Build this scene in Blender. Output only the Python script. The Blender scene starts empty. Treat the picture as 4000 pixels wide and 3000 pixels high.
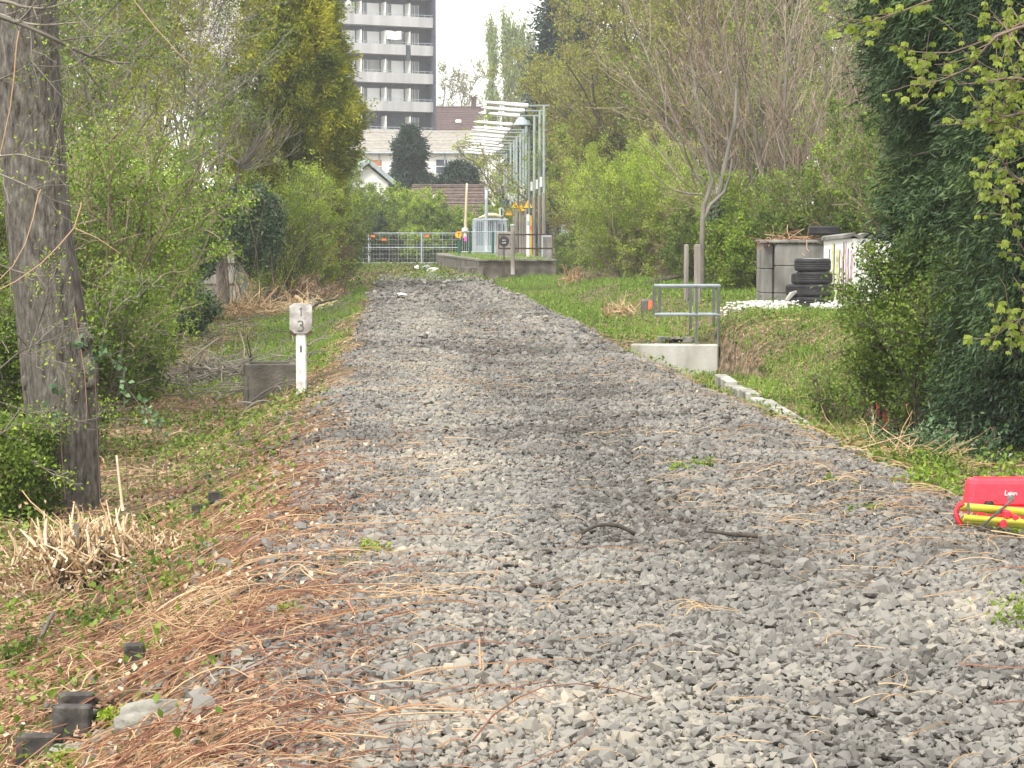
import bpy, math, random
import numpy as np
from mathutils import Vector, Matrix
R = math.radians
sc = bpy.context.scene
# ------------------------------------------------------------------ camera, sky, sun, exposure
F = 8000.0; PITCH = math.atan(577/8000.0); YAW = math.atan(460/8000.0); EYE = 1.6
cam_d = bpy.data.cameras.new("camera"); cam_d.sensor_width = 36; cam_d.lens = 72
cam_d.clip_start = 0.1; cam_d.clip_end = 3000
cam = bpy.data.objects.new("camera", cam_d); sc.collection.objects.link(cam)
cam.location = (0, 0, EYE); cam.rotation_euler = (R(90)-PITCH, 0, -YAW); sc.camera = cam
SUN_EL, SUN_AZ = 52, 215          # azimuth measured clockwise from +Y
w = bpy.data.worlds.new("World"); sc.world = w; w.use_nodes = True
nt = w.node_tree; nt.nodes.clear()
sky = nt.nodes.new('ShaderNodeTexSky'); sky.sky_type = 'NISHITA'; sky.sun_disc = False
sky.sun_elevation = R(SUN_EL); sky.sun_rotation = R(SUN_AZ); sky.dust_density = 1.0; sky.air_density = 1.0
hs = nt.nodes.new('ShaderNodeHueSaturation'); hs.inputs['Saturation'].default_value = 0.25
bg = nt.nodes.new('ShaderNodeBackground'); bg.inputs['Strength'].default_value = 0.15
wo = nt.nodes.new('ShaderNodeOutputWorld')
nt.links.new(sky.outputs[0], hs.inputs['Color'])
mxw = nt.nodes.new('ShaderNodeMix'); mxw.data_type = 'RGBA'; mxw.inputs['Factor'].default_value = .75     # bright even cloud layer over the sky
mxw.inputs[7].default_value = (7.2, 7.05, 6.6, 1); nt.links.new(hs.outputs[0], mxw.inputs[6]); nt.links.new(mxw.outputs[2], bg.inputs['Color'])
nt.links.new(bg.outputs[0], wo.inputs[0])
sun_d = bpy.data.lights.new("sun", 'SUN'); sun_d.energy = 2.4; sun_d.angle = R(12); sun_d.color = (1, .96, .9)
sun = bpy.data.objects.new("sun", sun_d); sc.collection.objects.link(sun)
sv = Vector((math.sin(R(SUN_AZ))*math.cos(R(SUN_EL)), math.cos(R(SUN_AZ))*math.cos(R(SUN_EL)), math.sin(R(SUN_EL))))
sun.rotation_euler = sv.to_track_quat('Z', 'Y').to_euler(); sun.location = (0, 0, 60)
vs = sc.view_settings; vs.view_transform = 'Standard'; vs.look = 'None'; vs.exposure = 1.1; vs.gamma = 1
HAZE = .0006
sc.cycles.max_bounces = 5; sc.cycles.diffuse_bounces = 3; sc.cycles.glossy_bounces = 2
sc.cycles.transmission_bounces = 3; sc.cycles.transparent_max_bounces = 4; sc.cycles.volume_bounces = 1

# ------------------------------------------------------------------ helpers
def W(px, py, d):
    """point seen at photo pixel (4000x3000) at forward distance d"""
    u = (px-2000)/F; v = (1500-py)/F
    f = math.cos(PITCH)+math.sin(PITCH)*v; z = (-math.sin(PITCH)+math.cos(PITCH)*v)/f; u /= f
    fx, fy = math.sin(YAW), math.cos(YAW)
    return np.array([d*(fx+u*fy), d*(fy-u*fx), EYE+d*z])
def ss(a, b, x):
    t = np.clip((x-a)/(b-a), 0, 1); return t*t*(3-2*t)
_nr = np.random.default_rng(5)
_nd = _nr.normal(size=(14, 3)); _nd /= np.linalg.norm(_nd, axis=1)[:, None]; _np = _nr.uniform(0, 6.28, 14)
_nf = 2.0**_nr.uniform(0, 2.2, 14)
def noise(p, s=1.0):
    p = np.asarray(p, float)*s; r = 0
    for k in range(14): r = r+np.sin(p@_nd[k]*_nf[k]*2+_np[k])/_nf[k]**.5
    return r/3.6
def H(x, y):
    x = np.asarray(x, float); y = np.asarray(y, float)
    dl = 0.05+0.52*(1-ss(35, 90, y))
    xe = x+.22*noise(np.stack([x*0, y, x*0], -1), .45)*ss(-.2, -.9, x)
    z = -dl*ss(0.3, 2.2, -xe)
    k = 1-ss(0, 1, (y-(33.86-6*ss(5.38, 5.6, x)))/(.14+6.6*ss(5.38, 5.6, x)))
    d1 = (0.22+0.36*ss(15, 21, y)+.16*ss(28, 33, y))
    z1 = -d1*ss(3.05, 4.4, x)+(d1+.30)*ss(5.35, 7.5-.5*ss(24, 33, y), x)+.3*ss(7, 14, x)
    z2 = -0.2*ss(3.1, 3.9, x)+.5*ss(4.9, 6.1, x)*(1-ss(55, 75, y))+.12*ss(3.2, 5, x)*ss(55, 75, y)
    z = z+k*z1+(1-k)*z2
    P = np.stack([x, y, x*0], -1)
    z = z+0.035*noise(P, .35)+0.018*noise(P, 1.4)
    z = z+0.05*np.exp(-((x-2.75)/.3)**2)*(y < 90)-0.04*np.exp(-((x-1.3)/.5)**2)*ss(10, 20, y)*(1-ss(60, 80, y))
    return z
def Hs(x, y): return float(H(np.array([x]), np.array([y]))[0])
def G(px, py):
    """ground point under a photo pixel"""
    lo, hi = 3.0, 400.0
    for d in np.geomspace(3, 400, 600):
        p = W(px, py, d)
        if p[2] <= Hs(p[0], p[1]): return p
        lo = d
    return W(px, py, 400)

def mesh_obj(name, V, faces, mat, parent=None, v=None, smooth=False):
    """faces: list of index arrays (n,3)/(n,4)"""
    V = np.asarray(V, np.float32).reshape(-1, 3)
    me = bpy.data.meshes.new(name)
    me.vertices.add(len(V)); me.vertices.foreach_set('co', V.ravel())
    faces = [np.asarray(f, np.int32) for f in faces if len(f)]
    loops = np.concatenate([f.ravel() for f in faces]); tot = np.concatenate([np.full(len(f), f.shape[1], np.int32) for f in faces])
    st = np.concatenate([[0], np.cumsum(tot)[:-1]]).astype(np.int32)
    me.loops.add(len(loops)); me.loops.foreach_set('vertex_index', loops)
    me.polygons.add(len(tot)); me.polygons.foreach_set('loop_start', st)
    me.polygons.foreach_set('use_smooth', np.full(len(tot), bool(smooth)))
    if v is not None:
        a = me.attributes.new('v', 'FLOAT', 'POINT'); a.data.foreach_set('value', np.asarray(v, np.float32))
    me.update(calc_edges=True)
    if mat: me.materials.append(mat)
    o = bpy.data.objects.new(name, me); sc.collection.objects.link(o)
    if parent is not None: o.parent = parent
    return o
class MB:
    def __init__(s): s.V = []; s.Q = []; s.T = []; s.A = []; s.n = 0
    def add(s, V, q=None, t=None, a=None):
        V = np.asarray(V, float).reshape(-1, 3)
        if q is not None and len(q): s.Q.append(np.asarray(q)+s.n)
        if t is not None and len(t): s.T.append(np.asarray(t)+s.n)
        s.V.append(V); s.A.append(np.full(len(V), .5) if a is None else np.broadcast_to(a, (len(V),)))
        s.n += len(V); return s
    def box(s, c, d, rz=0, tilt=None, a=None):
        """box centred on c with full sizes d"""
        k = np.array([[x, y, z] for x in (-.5, .5) for y in (-.5, .5) for z in (-.5, .5)])*np.array(d)
        if tilt is not None: k = k@np.array(tilt.to_3x3()).T
        if rz: cr, sr = math.cos(rz), math.sin(rz); k = k@np.array([[cr, sr, 0], [-sr, cr, 0], [0, 0, 1]])
        q = [[0, 1, 3, 2], [4, 6, 7, 5], [0, 4, 5, 1], [2, 3, 7, 6], [0, 2, 6, 4], [1, 5, 7, 3]]
        return s.add(k+np.array(c), q, a=a)
    def bbox(s, c, d, b, rz=0, a=None):
        """box with chamfered vertical edges and top"""
        x, y, z = np.array(d)/2
        ring = lambda e, h: [[-x+b+e, -y+e, h], [x-b-e, -y+e, h], [x-e, -y+b+e, h], [x-e, y-b-e, h], [x-b-e, y-e, h], [-x+b+e, y-e, h], [-x+e, y-b-e, h], [-x+e, -y+b+e, h]]
        k = np.array(ring(0, -z)+ring(0, z-b)+ring(b, z))
        q = [[j*8+i, j*8+(i+1) % 8, (j+1)*8+(i+1) % 8, (j+1)*8+i] for j in range(2) for i in range(8)]
        q += [[16, 17, 18, 19], [16, 19, 20, 23], [20, 21, 22, 23], [3, 2, 1, 0], [7, 4, 3, 0], [7, 6, 5, 4]]
        if rz: cr, sr = math.cos(rz), math.sin(rz); k = k@np.array([[cr, sr, 0], [-sr, cr, 0], [0, 0, 1]])
        return s.add(k+np.array(c), q, a=a)
    def tubes(s, P, r, n=4, a=None, cap=False):
        """P (N,K,3), r (N,K) batch of tubes"""
        P = np.asarray(P, float); r = np.asarray(r, float)
        if P.ndim == 2: P = P[None]
        N, K, _ = P.shape; r = np.broadcast_to(r, (N, K))
        t = np.gradient(P, axis=1); t /= np.linalg.norm(t, axis=2, keepdims=True)+1e-9
        ref = np.where(np.abs(t[:, :1, 2:3]) > .9, np.array([1., 0, 0]), np.array([0, 0, 1.]))
        ref = np.broadcast_to(ref, t.shape)
        u = np.cross(t, ref); u /= np.linalg.norm(u, axis=2, keepdims=True)+1e-9; b = np.cross(t, u)
        ang = np.arange(n)*2*np.pi/n+.4
        ring = P[:, :, None]+r[:, :, None, None]*(np.cos(ang)[:, None]*u[:, :, None]+np.sin(ang)[:, None]*b[:, :, None])
        idx = np.arange(N*K*n).reshape(N, K, n); j = np.roll(idx, -1, axis=2)
        q = np.stack([idx[:, :-1], j[:, :-1], j[:, 1:], idx[:, 1:]], -1).reshape(-1, 4)
        av = None if a is None else np.repeat(np.broadcast_to(a, (N,)), K*n)
        s.add(ring, q, a=av)
        if cap:
            m = s.n-N*K*n
            for i in range(N):
                for kk in (0, K-1):
                    s.T.append(np.array([[m+idx[i, kk, 0], m+idx[i, kk, e], m+idx[i, kk, e+1]] for e in range(1, n-1)]))
        return s
    def lathe(s, prof, c=(0, 0, 0), n=24, axis='z', a=None):
        prof = np.array(prof, float); K = len(prof); an = np.arange(n)*2*np.pi/n
        V = np.stack([prof[:, None, 0]*np.cos(an), prof[:, None, 0]*np.sin(an), np.repeat(prof[:, 1:2], n, 1)], -1)
        if axis == 'y': V = V[..., [0, 2, 1]]
        if axis == 'x': V = V[..., [2, 0, 1]]
        idx = np.arange(K*n).reshape(K, n); j = np.roll(idx, -1, 1)
        q = np.stack([idx[:-1], j[:-1], j[1:], idx[1:]], -1).reshape(-1, 4)
        return s.add(V.reshape(-1, 3)+np.array(c), q, a=a)
    def leaves(s, P, size, rng, nrm=None, up=.3, dirs=None, wid=.55, a=None, droop=0):
        """one folded rhombus leaf per point"""
        P = np.asarray(P, float).reshape(-1, 3); n = len(P)
        d = rng.normal(size=(n, 3)) if dirs is None else dirs+rng.normal(size=(n, 3))*.35
        d[:, 2] -= droop; d /= np.linalg.norm(d, axis=1)[:, None]+1e-9
        m = rng.normal(size=(n, 3)) if nrm is None else nrm+rng.normal(size=(n, 3))*.6
        m[:, 2] += up*2
        sd = np.cross(d, m); sd /= np.linalg.norm(sd, axis=1)[:, None]+1e-9; m = np.cross(sd, d)
        L = (np.broadcast_to(size, (n,))*rng.uniform(.6, 1.3, n))[:, None]
        V = np.stack([P, P+d*L*.45+sd*L*wid*.5+m*L*.1, P+d*L, P+d*L*.45-sd*L*wid*.5+m*L*.1], 1)
        q = np.arange(n*4).reshape(n, 4)
        av = rng.uniform(0, 1, n) if a is None else np.broadcast_to(a, (n,))
        return s.add(V, q, a=np.repeat(av, 4))
    def build(s, name, mat, parent=None, smooth=False):
        V = np.concatenate(s.V); f = []
        if s.Q: f.append(np.concatenate(s.Q))
        if s.T: f.append(np.concatenate(s.T))
        q = parent
        while q is not None:
            if not q.get('local'): V = V-np.array(q.location)
            elif q.type == 'EMPTY': break
            q = q.parent
        return mesh_obj(name, V, f, mat, parent, np.concatenate(s.A), smooth)
def tag(o, label=None, cat=None, group=None, kind=None):
    if label: o['label'] = label
    if cat: o['category'] = cat
    if group: o['group'] = group
    if kind: o['kind'] = kind
    return o
def thing(name, loc, label, cat, group=None, rz=0, local=False):
    """Empty at the base; parts of a non-local thing are built in world coordinates"""
    o = bpy.data.objects.new(name, None); sc.collection.objects.link(o); o.empty_display_size = .2
    o.location = [float(c) for c in loc]
    if local: o.rotation_euler = (0, 0, rz); o['local'] = 1
    return tag(o, label, cat, group)

# ------------------------------------------------------------------ materials
def mat(name, cols, rough=.8, nscale=6, nmix=.5, spec=.3, bump=0, bscale=40, attr=False, trans=0, metal=0, ncols=None, wave=None, stretch=(1, 1, 1)):
    """colour ramp over per-piece random value (attr) or noise; optional blotch noise, bump, translucency"""
    m = bpy.data.materials.new(name); m.use_nodes = True; t = m.node_tree; N = t.nodes; Lk = t.links
    b = N['Principled BSDF']; b.inputs['Roughness'].default_value = rough
    b.inputs['Specular IOR Level'].default_value = spec; b.inputs['Metallic'].default_value = metal
    tc = N.new('ShaderNodeTexCoord'); mp = N.new('ShaderNodeMapping'); mp.inputs['Scale'].default_value = stretch
    Lk.new(tc.outputs['Object'], mp.inputs['Vector'])
    nz = N.new('ShaderNodeTexNoise'); nz.inputs['Scale'].default_value = nscale; nz.inputs['Detail'].default_value = 6
    Lk.new(mp.outputs[0], nz.inputs['Vector'])
    cr = N.new('ShaderNodeValToRGB'); el = cr.color_ramp.elements
    while len(el) < len(cols): el.new(.5)
    for i, c in enumerate(cols):
        el[i].position = (i/(len(cols)-1)) if len(cols) > 1 else 0; el[i].color = (*c, 1)
    if attr:
        at = N.new('ShaderNodeAttribute'); at.attribute_name = 'v'
        ad = N.new('ShaderNodeMath'); ad.operation = 'MULTIPLY_ADD'; ad.inputs[1].default_value = nmix
        sb = N.new('ShaderNodeMath'); sb.operation = 'SUBTRACT'; sb.inputs[1].default_value = .5
        Lk.new(nz.outputs['Fac'], sb.inputs[0]); Lk.new(sb.outputs[0], ad.inputs[0]); Lk.new(at.outputs['Fac'], ad.inputs[2])
        Lk.new(ad.outputs[0], cr.inputs['Fac'])
    else:
        mr = N.new('ShaderNodeMapRange'); mr.inputs['From Min'].default_value = .3; mr.inputs['From Max'].default_value = .7
        Lk.new(nz.outputs['Fac'], mr.inputs['Value']); Lk.new(mr.outputs[0], cr.inputs['Fac'])
    col = cr.outputs['Color']
    if wave:
        wv = N.new('ShaderNodeTexWave'); wv.bands_direction = wave[0]; wv.inputs['Scale'].default_value = wave[1]
        wv.inputs['Distortion'].default_value = wave[2]; Lk.new(tc.outputs['Object'], wv.inputs['Vector'])
        mx = N.new('ShaderNodeMix'); mx.data_type = 'RGBA'; mx.blend_type = 'MULTIPLY'; mx.inputs['Factor'].default_value = wave[3]
        Lk.new(col, mx.inputs[6]); Lk.new(wv.outputs['Color'], mx.inputs[7]); col = mx.outputs[2]
    Lk.new(col, b.inputs['Base Color'])
    if bump:
        bn = N.new('ShaderNodeTexNoise'); bn.inputs['Scale'].default_value = bscale; bn.inputs['Detail'].default_value = 8
        Lk.new(mp.outputs[0], bn.inputs['Vector'])
        bp = N.new('ShaderNodeBump'); bp.inputs['Strength'].default_value = min(1, bump); bp.inputs['Distance'].default_value = .02
        Lk.new(bn.outputs['Fac'], bp.inputs['Height']); Lk.new(bp.outputs[0], b.inputs['Normal'])
    if trans:
        tr = N.new('ShaderNodeBsdfTranslucent'); Lk.new(col, tr.inputs['Color'])
        ms = N.new('ShaderNodeMixShader'); ms.inputs[0].default_value = trans
        Lk.new(b.outputs[0], ms.inputs[1]); Lk.new(tr.outputs[0], ms.inputs[2])
        Lk.new(ms.outputs[0], N['Material Output'].inputs['Surface'])
    return m
def leafm(name, cols, rough=.55, trans=.35, nscale=.7, nmix=.9): return mat(name, cols, rough=rough, attr=True, trans=trans, nscale=nscale, nmix=nmix, spec=.35)
M = {}
M['spring'] = leafm('spring_leaf', [(.08, .145, .010), (.17, .27, .016), (.27, .39, .028), (.38, .50, .06)])
M['lime'] = leafm('lime_leaf', [(.16, .24, .015), (.26, .37, .022), (.36, .47, .045), (.45, .54, .09)])
M['lime2'] = leafm('lime_tree_leaf', [(.12, .17, .02), (.19, .25, .03), (.27, .33, .05)])
M['mid'] = leafm('mid_leaf', [(.045, .085, .009), (.10, .165, .018), (.17, .25, .03), (.26, .33, .06)])
M['dark'] = leafm('dark_needles', [(.008, .021, .007), (.019, .044, .013), (.04, .08, .022), (.085, .14, .04)], trans=.15)
M['blue'] = leafm('blue_needles', [(.012, .03, .025), (.022, .05, .038), (.035, .07, .05), (.05, .085, .06)], trans=.1)
M['gold'] = leafm('gold_needles', [(.07, .11, .008), (.17, .21, .014), (.34, .35, .022), (.52, .49, .04)], trans=.35, nscale=.9)
M['ivy'] = leafm('ivy_leaf', [(.02, .05, .015), (.05, .10, .035), (.10, .17, .07), (.22, .30, .18)], rough=.35, trans=.1)
M['olive'] = leafm('olive_bud', [(.15, .12, .035), (.22, .21, .035), (.28, .32, .035), (.35, .44, .06)])
M['poplar'] = leafm('poplar_leaf', [(.20, .27, .07), (.29, .38, .10), (.38, .46, .16)])
M['palegreen'] = leafm('pale_leaf', [(.20, .25, .12), (.32, .37, .2), (.42, .45, .28)])
M['rust'] = leafm('rust_leaf', [(.16, .07, .03), (.24, .12, .05), (.26, .2, .07)])
M['yellow'] = leafm('yellow_flower', [(.6, .45, .02), (.75, .6, .05)])
M['white'] = leafm('white_petal', [(.65, .62, .58), (.8, .78, .74), (.85, .84, .82)])
M['grass'] = leafm('grass_blade', [(.07, .14, .014), (.13, .25, .022), (.20, .34, .04), (.32, .37, .10)], nscale=.5)
M['straw'] = leafm('straw', [(.22, .13, .06), (.38, .24, .12), (.5, .35, .19), (.6, .46, .28)], trans=.1)
M['litter'] = leafm('dead_leaf', [(.12, .06, .03), (.25, .13, .07), (.38, .25, .15), (.5, .42, .32)], trans=.1)
M['bramble'] = leafm('cut_bramble', [(.12, .045, .03), (.23, .10, .055), (.36, .21, .11), (.46, .33, .2)], trans=0)
M['graytwig'] = leafm('grey_twig', [(.08, .07, .055), (.15, .13, .105), (.26, .23, .19)], trans=0)
M['browntwig'] = leafm('brown_twig', [(.09, .06, .045), (.17, .12, .09), (.26, .18, .13)], trans=0)
M['redtwig'] = leafm('reddish_twig', [(.14, .10, .075), (.22, .165, .12), (.33, .27, .2)], trans=0)
M['stone'] = leafm('ballast_stone', [(.075, .068, .058), (.13, .124, .114), (.19, .181, .165), (.25, .228, .19), (.36, .315, .25)], trans=0, rough=.85, nscale=1.2, nmix=.7)
M['bark'] = mat('bark', [(.03, .025, .02), (.075, .066, .055), (.11, .10, .085), (.18, .165, .145)], nscale=30, bump=1, bscale=60, stretch=(1, 1, .3))
M['barkgray'] = mat('smooth_bark', [(.09, .08, .068), (.17, .152, .13), (.25, .23, .2)], nscale=3, bump=.5, bscale=20, stretch=(1, 1, .4))
M['barkdark'] = mat('dark_bark', [(.03, .025, .02), (.06, .05, .04), (.1, .085, .07)], nscale=8, bump=.6, stretch=(1, 1, .3))
M['cutwood'] = leafm('cut_wood', [(.25, .15, .08), (.42, .29, .16), (.6, .46, .28), (.75, .64, .46)], trans=0)
M['concrete'] = mat('concrete', [(.08, .078, .065), (.19, .185, .17), (.29, .285, .265)], nscale=3, bump=.4, bscale=60, stretch=(1, 1, .35))
M['concdark'] = mat('weathered_concrete', [(.05, .045, .035), (.12, .11, .09), (.22, .2, .17)], nscale=2.5, bump=.6, bscale=40)
M['concpale'] = mat('pale_concrete', [(.11, .105, .08), (.27, .265, .23), (.38, .375, .34), (.45, .44, .41)], nscale=2.2, bump=.5, bscale=50, stretch=(1, 1, .35))
M['galv'] = mat('galvanised_steel', [(.36, .41, .44), (.5, .56, .6)], rough=.5, metal=.3, nscale=12)
M['polegreen'] = mat('mast_paint', [(.15, .19, .18), (.24, .28, .27)], rough=.6, nscale=3)
M['rustm'] = mat('rusty_steel', [(.05, .03, .025), (.13, .07, .05)], rough=.8, nscale=20)
M['blackm'] = mat('black_rubber', [(.012, .012, .014), (.025, .025, .028)], rough=.6, nscale=20, bump=.3)
M['blackp'] = mat('black_block', [(.02, .019, .018), (.05, .045, .04), (.12, .11, .1)], rough=.75, nscale=14, bump=.3)
M['whitep'] = mat('white_paint', [(.6, .6, .58), (.78, .78, .76)], nscale=5, spec=.2)
M['glowwhite'] = mat('white_lamp_wing', [(.82, .83, .84), (.86, .86, .87)], rough=.35)
M['plaster'] = mat('white_plaster', [(.74, .74, .72), (.82, .82, .8)], nscale=1.5)
M['wood'] = mat('weathered_wood', [(.16, .14, .12), (.3, .27, .24)], nscale=6, stretch=(1, 1, .15), bump=.4)
M['palewood'] = mat('pale_wood', [(.5, .42, .28), (.66, .58, .42)], nscale=6, stretch=(1, 1, .2))
M['red'] = mat('red_plastic', [(.72, .025, .05), (.8, .04, .07)], rough=.4, nscale=30, bump=.1, bscale=200, spec=.5)
M['redd'] = mat('red_metal', [(.45, .015, .03), (.6, .03, .05)], rough=.45, nscale=20)
M['yel'] = mat('yellow_tube', [(.62, .6, .06), (.75, .74, .12)], rough=.35, nscale=10)
M['signyel'] = mat('yellow_sign', [(.8, .48, .02), (.85, .55, .04)], rough=.5, nscale=10)
M['orange'] = mat('orange_paint', [(.8, .13, .04), (.85, .2, .08)], rough=.6, nscale=10)
M['ink'] = mat('black_ink', [(.02, .02, .02), (.05, .05, .05)], nscale=20)
M['inkgray'] = mat('worn_ink', [(.12, .12, .11), (.22, .21, .19)], nscale=20)
M['strap'] = mat('grey_strap', [(.06, .06, .055), (.12, .12, .11)], nscale=40)
M['green'] = mat('green_paint', [(.02, .09, .07), (.04, .13, .1)], nscale=10)
# ------------------------------------------------------------------ plant generators
def curves(rng, P0, D0, L, K=6, wob=.25, up=.1):
    """N wandering polylines (N,K,3)"""
    N = len(P0); d = D0/np.linalg.norm(D0, axis=1)[:, None]; p = P0.copy(); out = [p]
    st = (np.broadcast_to(L, (N,))/(K-1))[:, None]
    for k in range(K-1):
        d = d+rng.normal(size=(N, 3))*wob; d[:, 2] += up; d /= np.linalg.norm(d, axis=1)[:, None]
        p = p+d*st; out.append(p)
    return np.stack(out, 1)
def kids(rng, P, r, n, t0=.3, t1=1., ang=.7, lf=.5, K=5, wob=.25, up=.1, rf=.5, L=None, plen=None):
    """n child curves per parent curve"""
    N, Kp, _ = P.shape; i = np.repeat(np.arange(N), n); M_ = len(i)
    t = rng.uniform(t0, t1, M_)*(Kp-1); k = np.minimum(t.astype(int), Kp-2); fr = (t-k)[:, None]
    p = P[i, k]*(1-fr)+P[i, k+1]*fr; tg = P[i, k+1]-P[i, k]; tg /= np.linalg.norm(tg, axis=1)[:, None]+1e-9
    rr = r[i, k]*(1-fr[:, 0])+r[i, k+1]*fr[:, 0]
    rd = rng.normal(size=(M_, 3)); rd -= (rd*tg).sum(1)[:, None]*tg; rd /= np.linalg.norm(rd, axis=1)[:, None]
    a = ang*rng.uniform(.6, 1.4, M_)[:, None]; d = tg*np.cos(a)+rd*np.sin(a)
    if plen is None: plen = np.linalg.norm(np.diff(P, axis=1), axis=2).sum(1)[i]
    ln = plen*lf*rng.uniform(.6, 1.2, M_)*(1.15-.55*t/(Kp-1)) if L is None else L*rng.uniform(.5, 1.3, M_)
    C = curves(rng, p, d, ln, K, wob, up)
    r0 = np.minimum(rr*rf*rng.uniform(.7, 1.1, M_)*1.2, rr*.85)
    return C, r0[:, None]*np.linspace(1, .35, K)[None]
def along(rng, P, n, t0=.2, t1=1.0, jit=.03):
    N, K, _ = P.shape; i = np.repeat(np.arange(N), n); t = rng.uniform(t0, t1, len(i))*(K-1)
    k = np.minimum(t.astype(int), K-2); f = (t-k)[:, None]
    return P[i, k]*(1-f)+P[i, k+1]*f+rng.normal(size=(len(i), 3))*jit
def plant(name, base, label, cat='tree', group=None):
    t = thing(name, base, label, cat, group); return t

def broad_tree(seed, base, height, label, name='deciduous_tree', trunk_r=.2, bark='bark', twig='browntwig', leaf='olive', nleaf=4, lsize=.1,
               lean=(0, 0), n1=16, n2=7, n3=5, t0=.25, ang=.75, lf=.5, group=None, up=.12, twr=.012, trunk_path=None, clump=0, cat='tree', ljit=.1, trot=None):
    rng = np.random.default_rng(seed); base = np.array(base, float); base[2] -= .1
    T = plant(name, base, label, cat, group)
    if trunk_path is None:
        K = 9; tt = np.linspace(0, 1, K)[:, None]
        P = base+tt*np.array([lean[0], lean[1], height*.92])+np.cumsum(rng.normal(size=(K, 3))*height*.012, 0)*tt
    else: P = np.array(trunk_path, float); K = len(P)
    r = trunk_r*np.linspace(1.0, .22, K); r[0] *= 1.25; P = P[None]; r = r[None]
    m = MB(); m.tubes(P, r, 10)
    C1, r1 = kids(rng, P, r, n1, t0, .98, ang, lf, 7, .16, up, .5); m.tubes(C1, r1, 6)
    m.build('trunk', M[bark], T, smooth=True)
    C2, r2 = kids(rng, C1, r1, n2, .2, 1, .65, .5, 6, .2, up*.6, .5)
    C3, r3 = kids(rng, C2, r2, n3, .15, 1, .6, .55, 5, .22, up*.5, .55)
    m = MB(); m.tubes(C2, np.maximum(r2, twr*1.3), 4, a=rng.uniform(0, 1, len(C2)))
    m.tubes(C3, np.maximum(r3, twr)*np.linspace(1, .5, 5), 3, a=rng.uniform(0, 1, len(C3)))
    m.build('twigs', M[twig], T)
    if nleaf:
        L = along(rng, C3, nleaf, .25, 1, ljit)
        if clump: L = L[noise(L, clump) > rng.normal(size=len(L))*.25-.15]
        m = MB(); m.leaves(L, lsize, rng, a=np.clip(.5+.25*noise(L, 1.1)+rng.normal(size=len(L))*.2, 0, 1))
        m.build('foliage', M[leaf], T)
    return T
def shrub(seed, base, rx, h, label, name='shrub', n=22, leaf='mid', twig='browntwig', nleaf=14, lsize=.07, n2=8, n3=4, tw=.006, group=None,
          spread=.55, ry=None, up=.05, extra=None, cat='shrub', t0=.1, stemr=.02, ljit=.06, wob=.17, up_leaf=.3):
    rng = np.random.default_rng(seed); base = np.array(base, float); T = plant(name, base, label, cat, group)
    ry = ry or rx; a = rng.uniform(0, 6.283, n); q = rng.uniform(0, 1, n)**.5
    P0 = base+np.stack([np.cos(a)*q*rx*.45, np.sin(a)*q*ry*.45, -min(.1, h*.1)+0*a], 1)
    D = np.stack([np.cos(a)*q*spread*rx/h*1.6, np.sin(a)*q*spread*ry/h*1.6, np.ones(n)], 1)
    C1 = curves(rng, P0, D, h*rng.uniform(.65, 1.02, n), 8, wob*.55, up); r1 = stemr*np.linspace(1, .3, 8)[None]*np.ones((n, 1))
    C2, r2 = kids(rng, C1, r1, n2, t0, 1, .8, .33, 5, wob, up, .6); C3, r3 = kids(rng, C2, r2, n3, .2, 1, .7, .55, 4, wob, 0, .6)
    m = MB(); m.tubes(C1, r1, 5, a=rng.uniform(0, 1, n)); m.tubes(C2, np.maximum(r2, tw*1.2), 4, a=rng.uniform(0, 1, len(C2)))
    m.tubes(C3, np.maximum(r3, tw), 3, a=rng.uniform(0, 1, len(C3))); m.build('stems', M[twig], T)
    L = along(rng, C3, nleaf, .1, 1, ljit)
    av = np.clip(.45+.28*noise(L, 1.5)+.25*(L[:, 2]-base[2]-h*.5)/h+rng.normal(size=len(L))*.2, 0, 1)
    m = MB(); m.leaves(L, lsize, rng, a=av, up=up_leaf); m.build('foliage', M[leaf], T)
    if extra:
        L = along(rng, C3, extra[1], .3, 1, ljit); L = L[noise(L, 1.3) > .1]; m = MB(); m.leaves(L, extra[2], rng); m.build('flowers', M[extra[0]], T)
    return T
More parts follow.
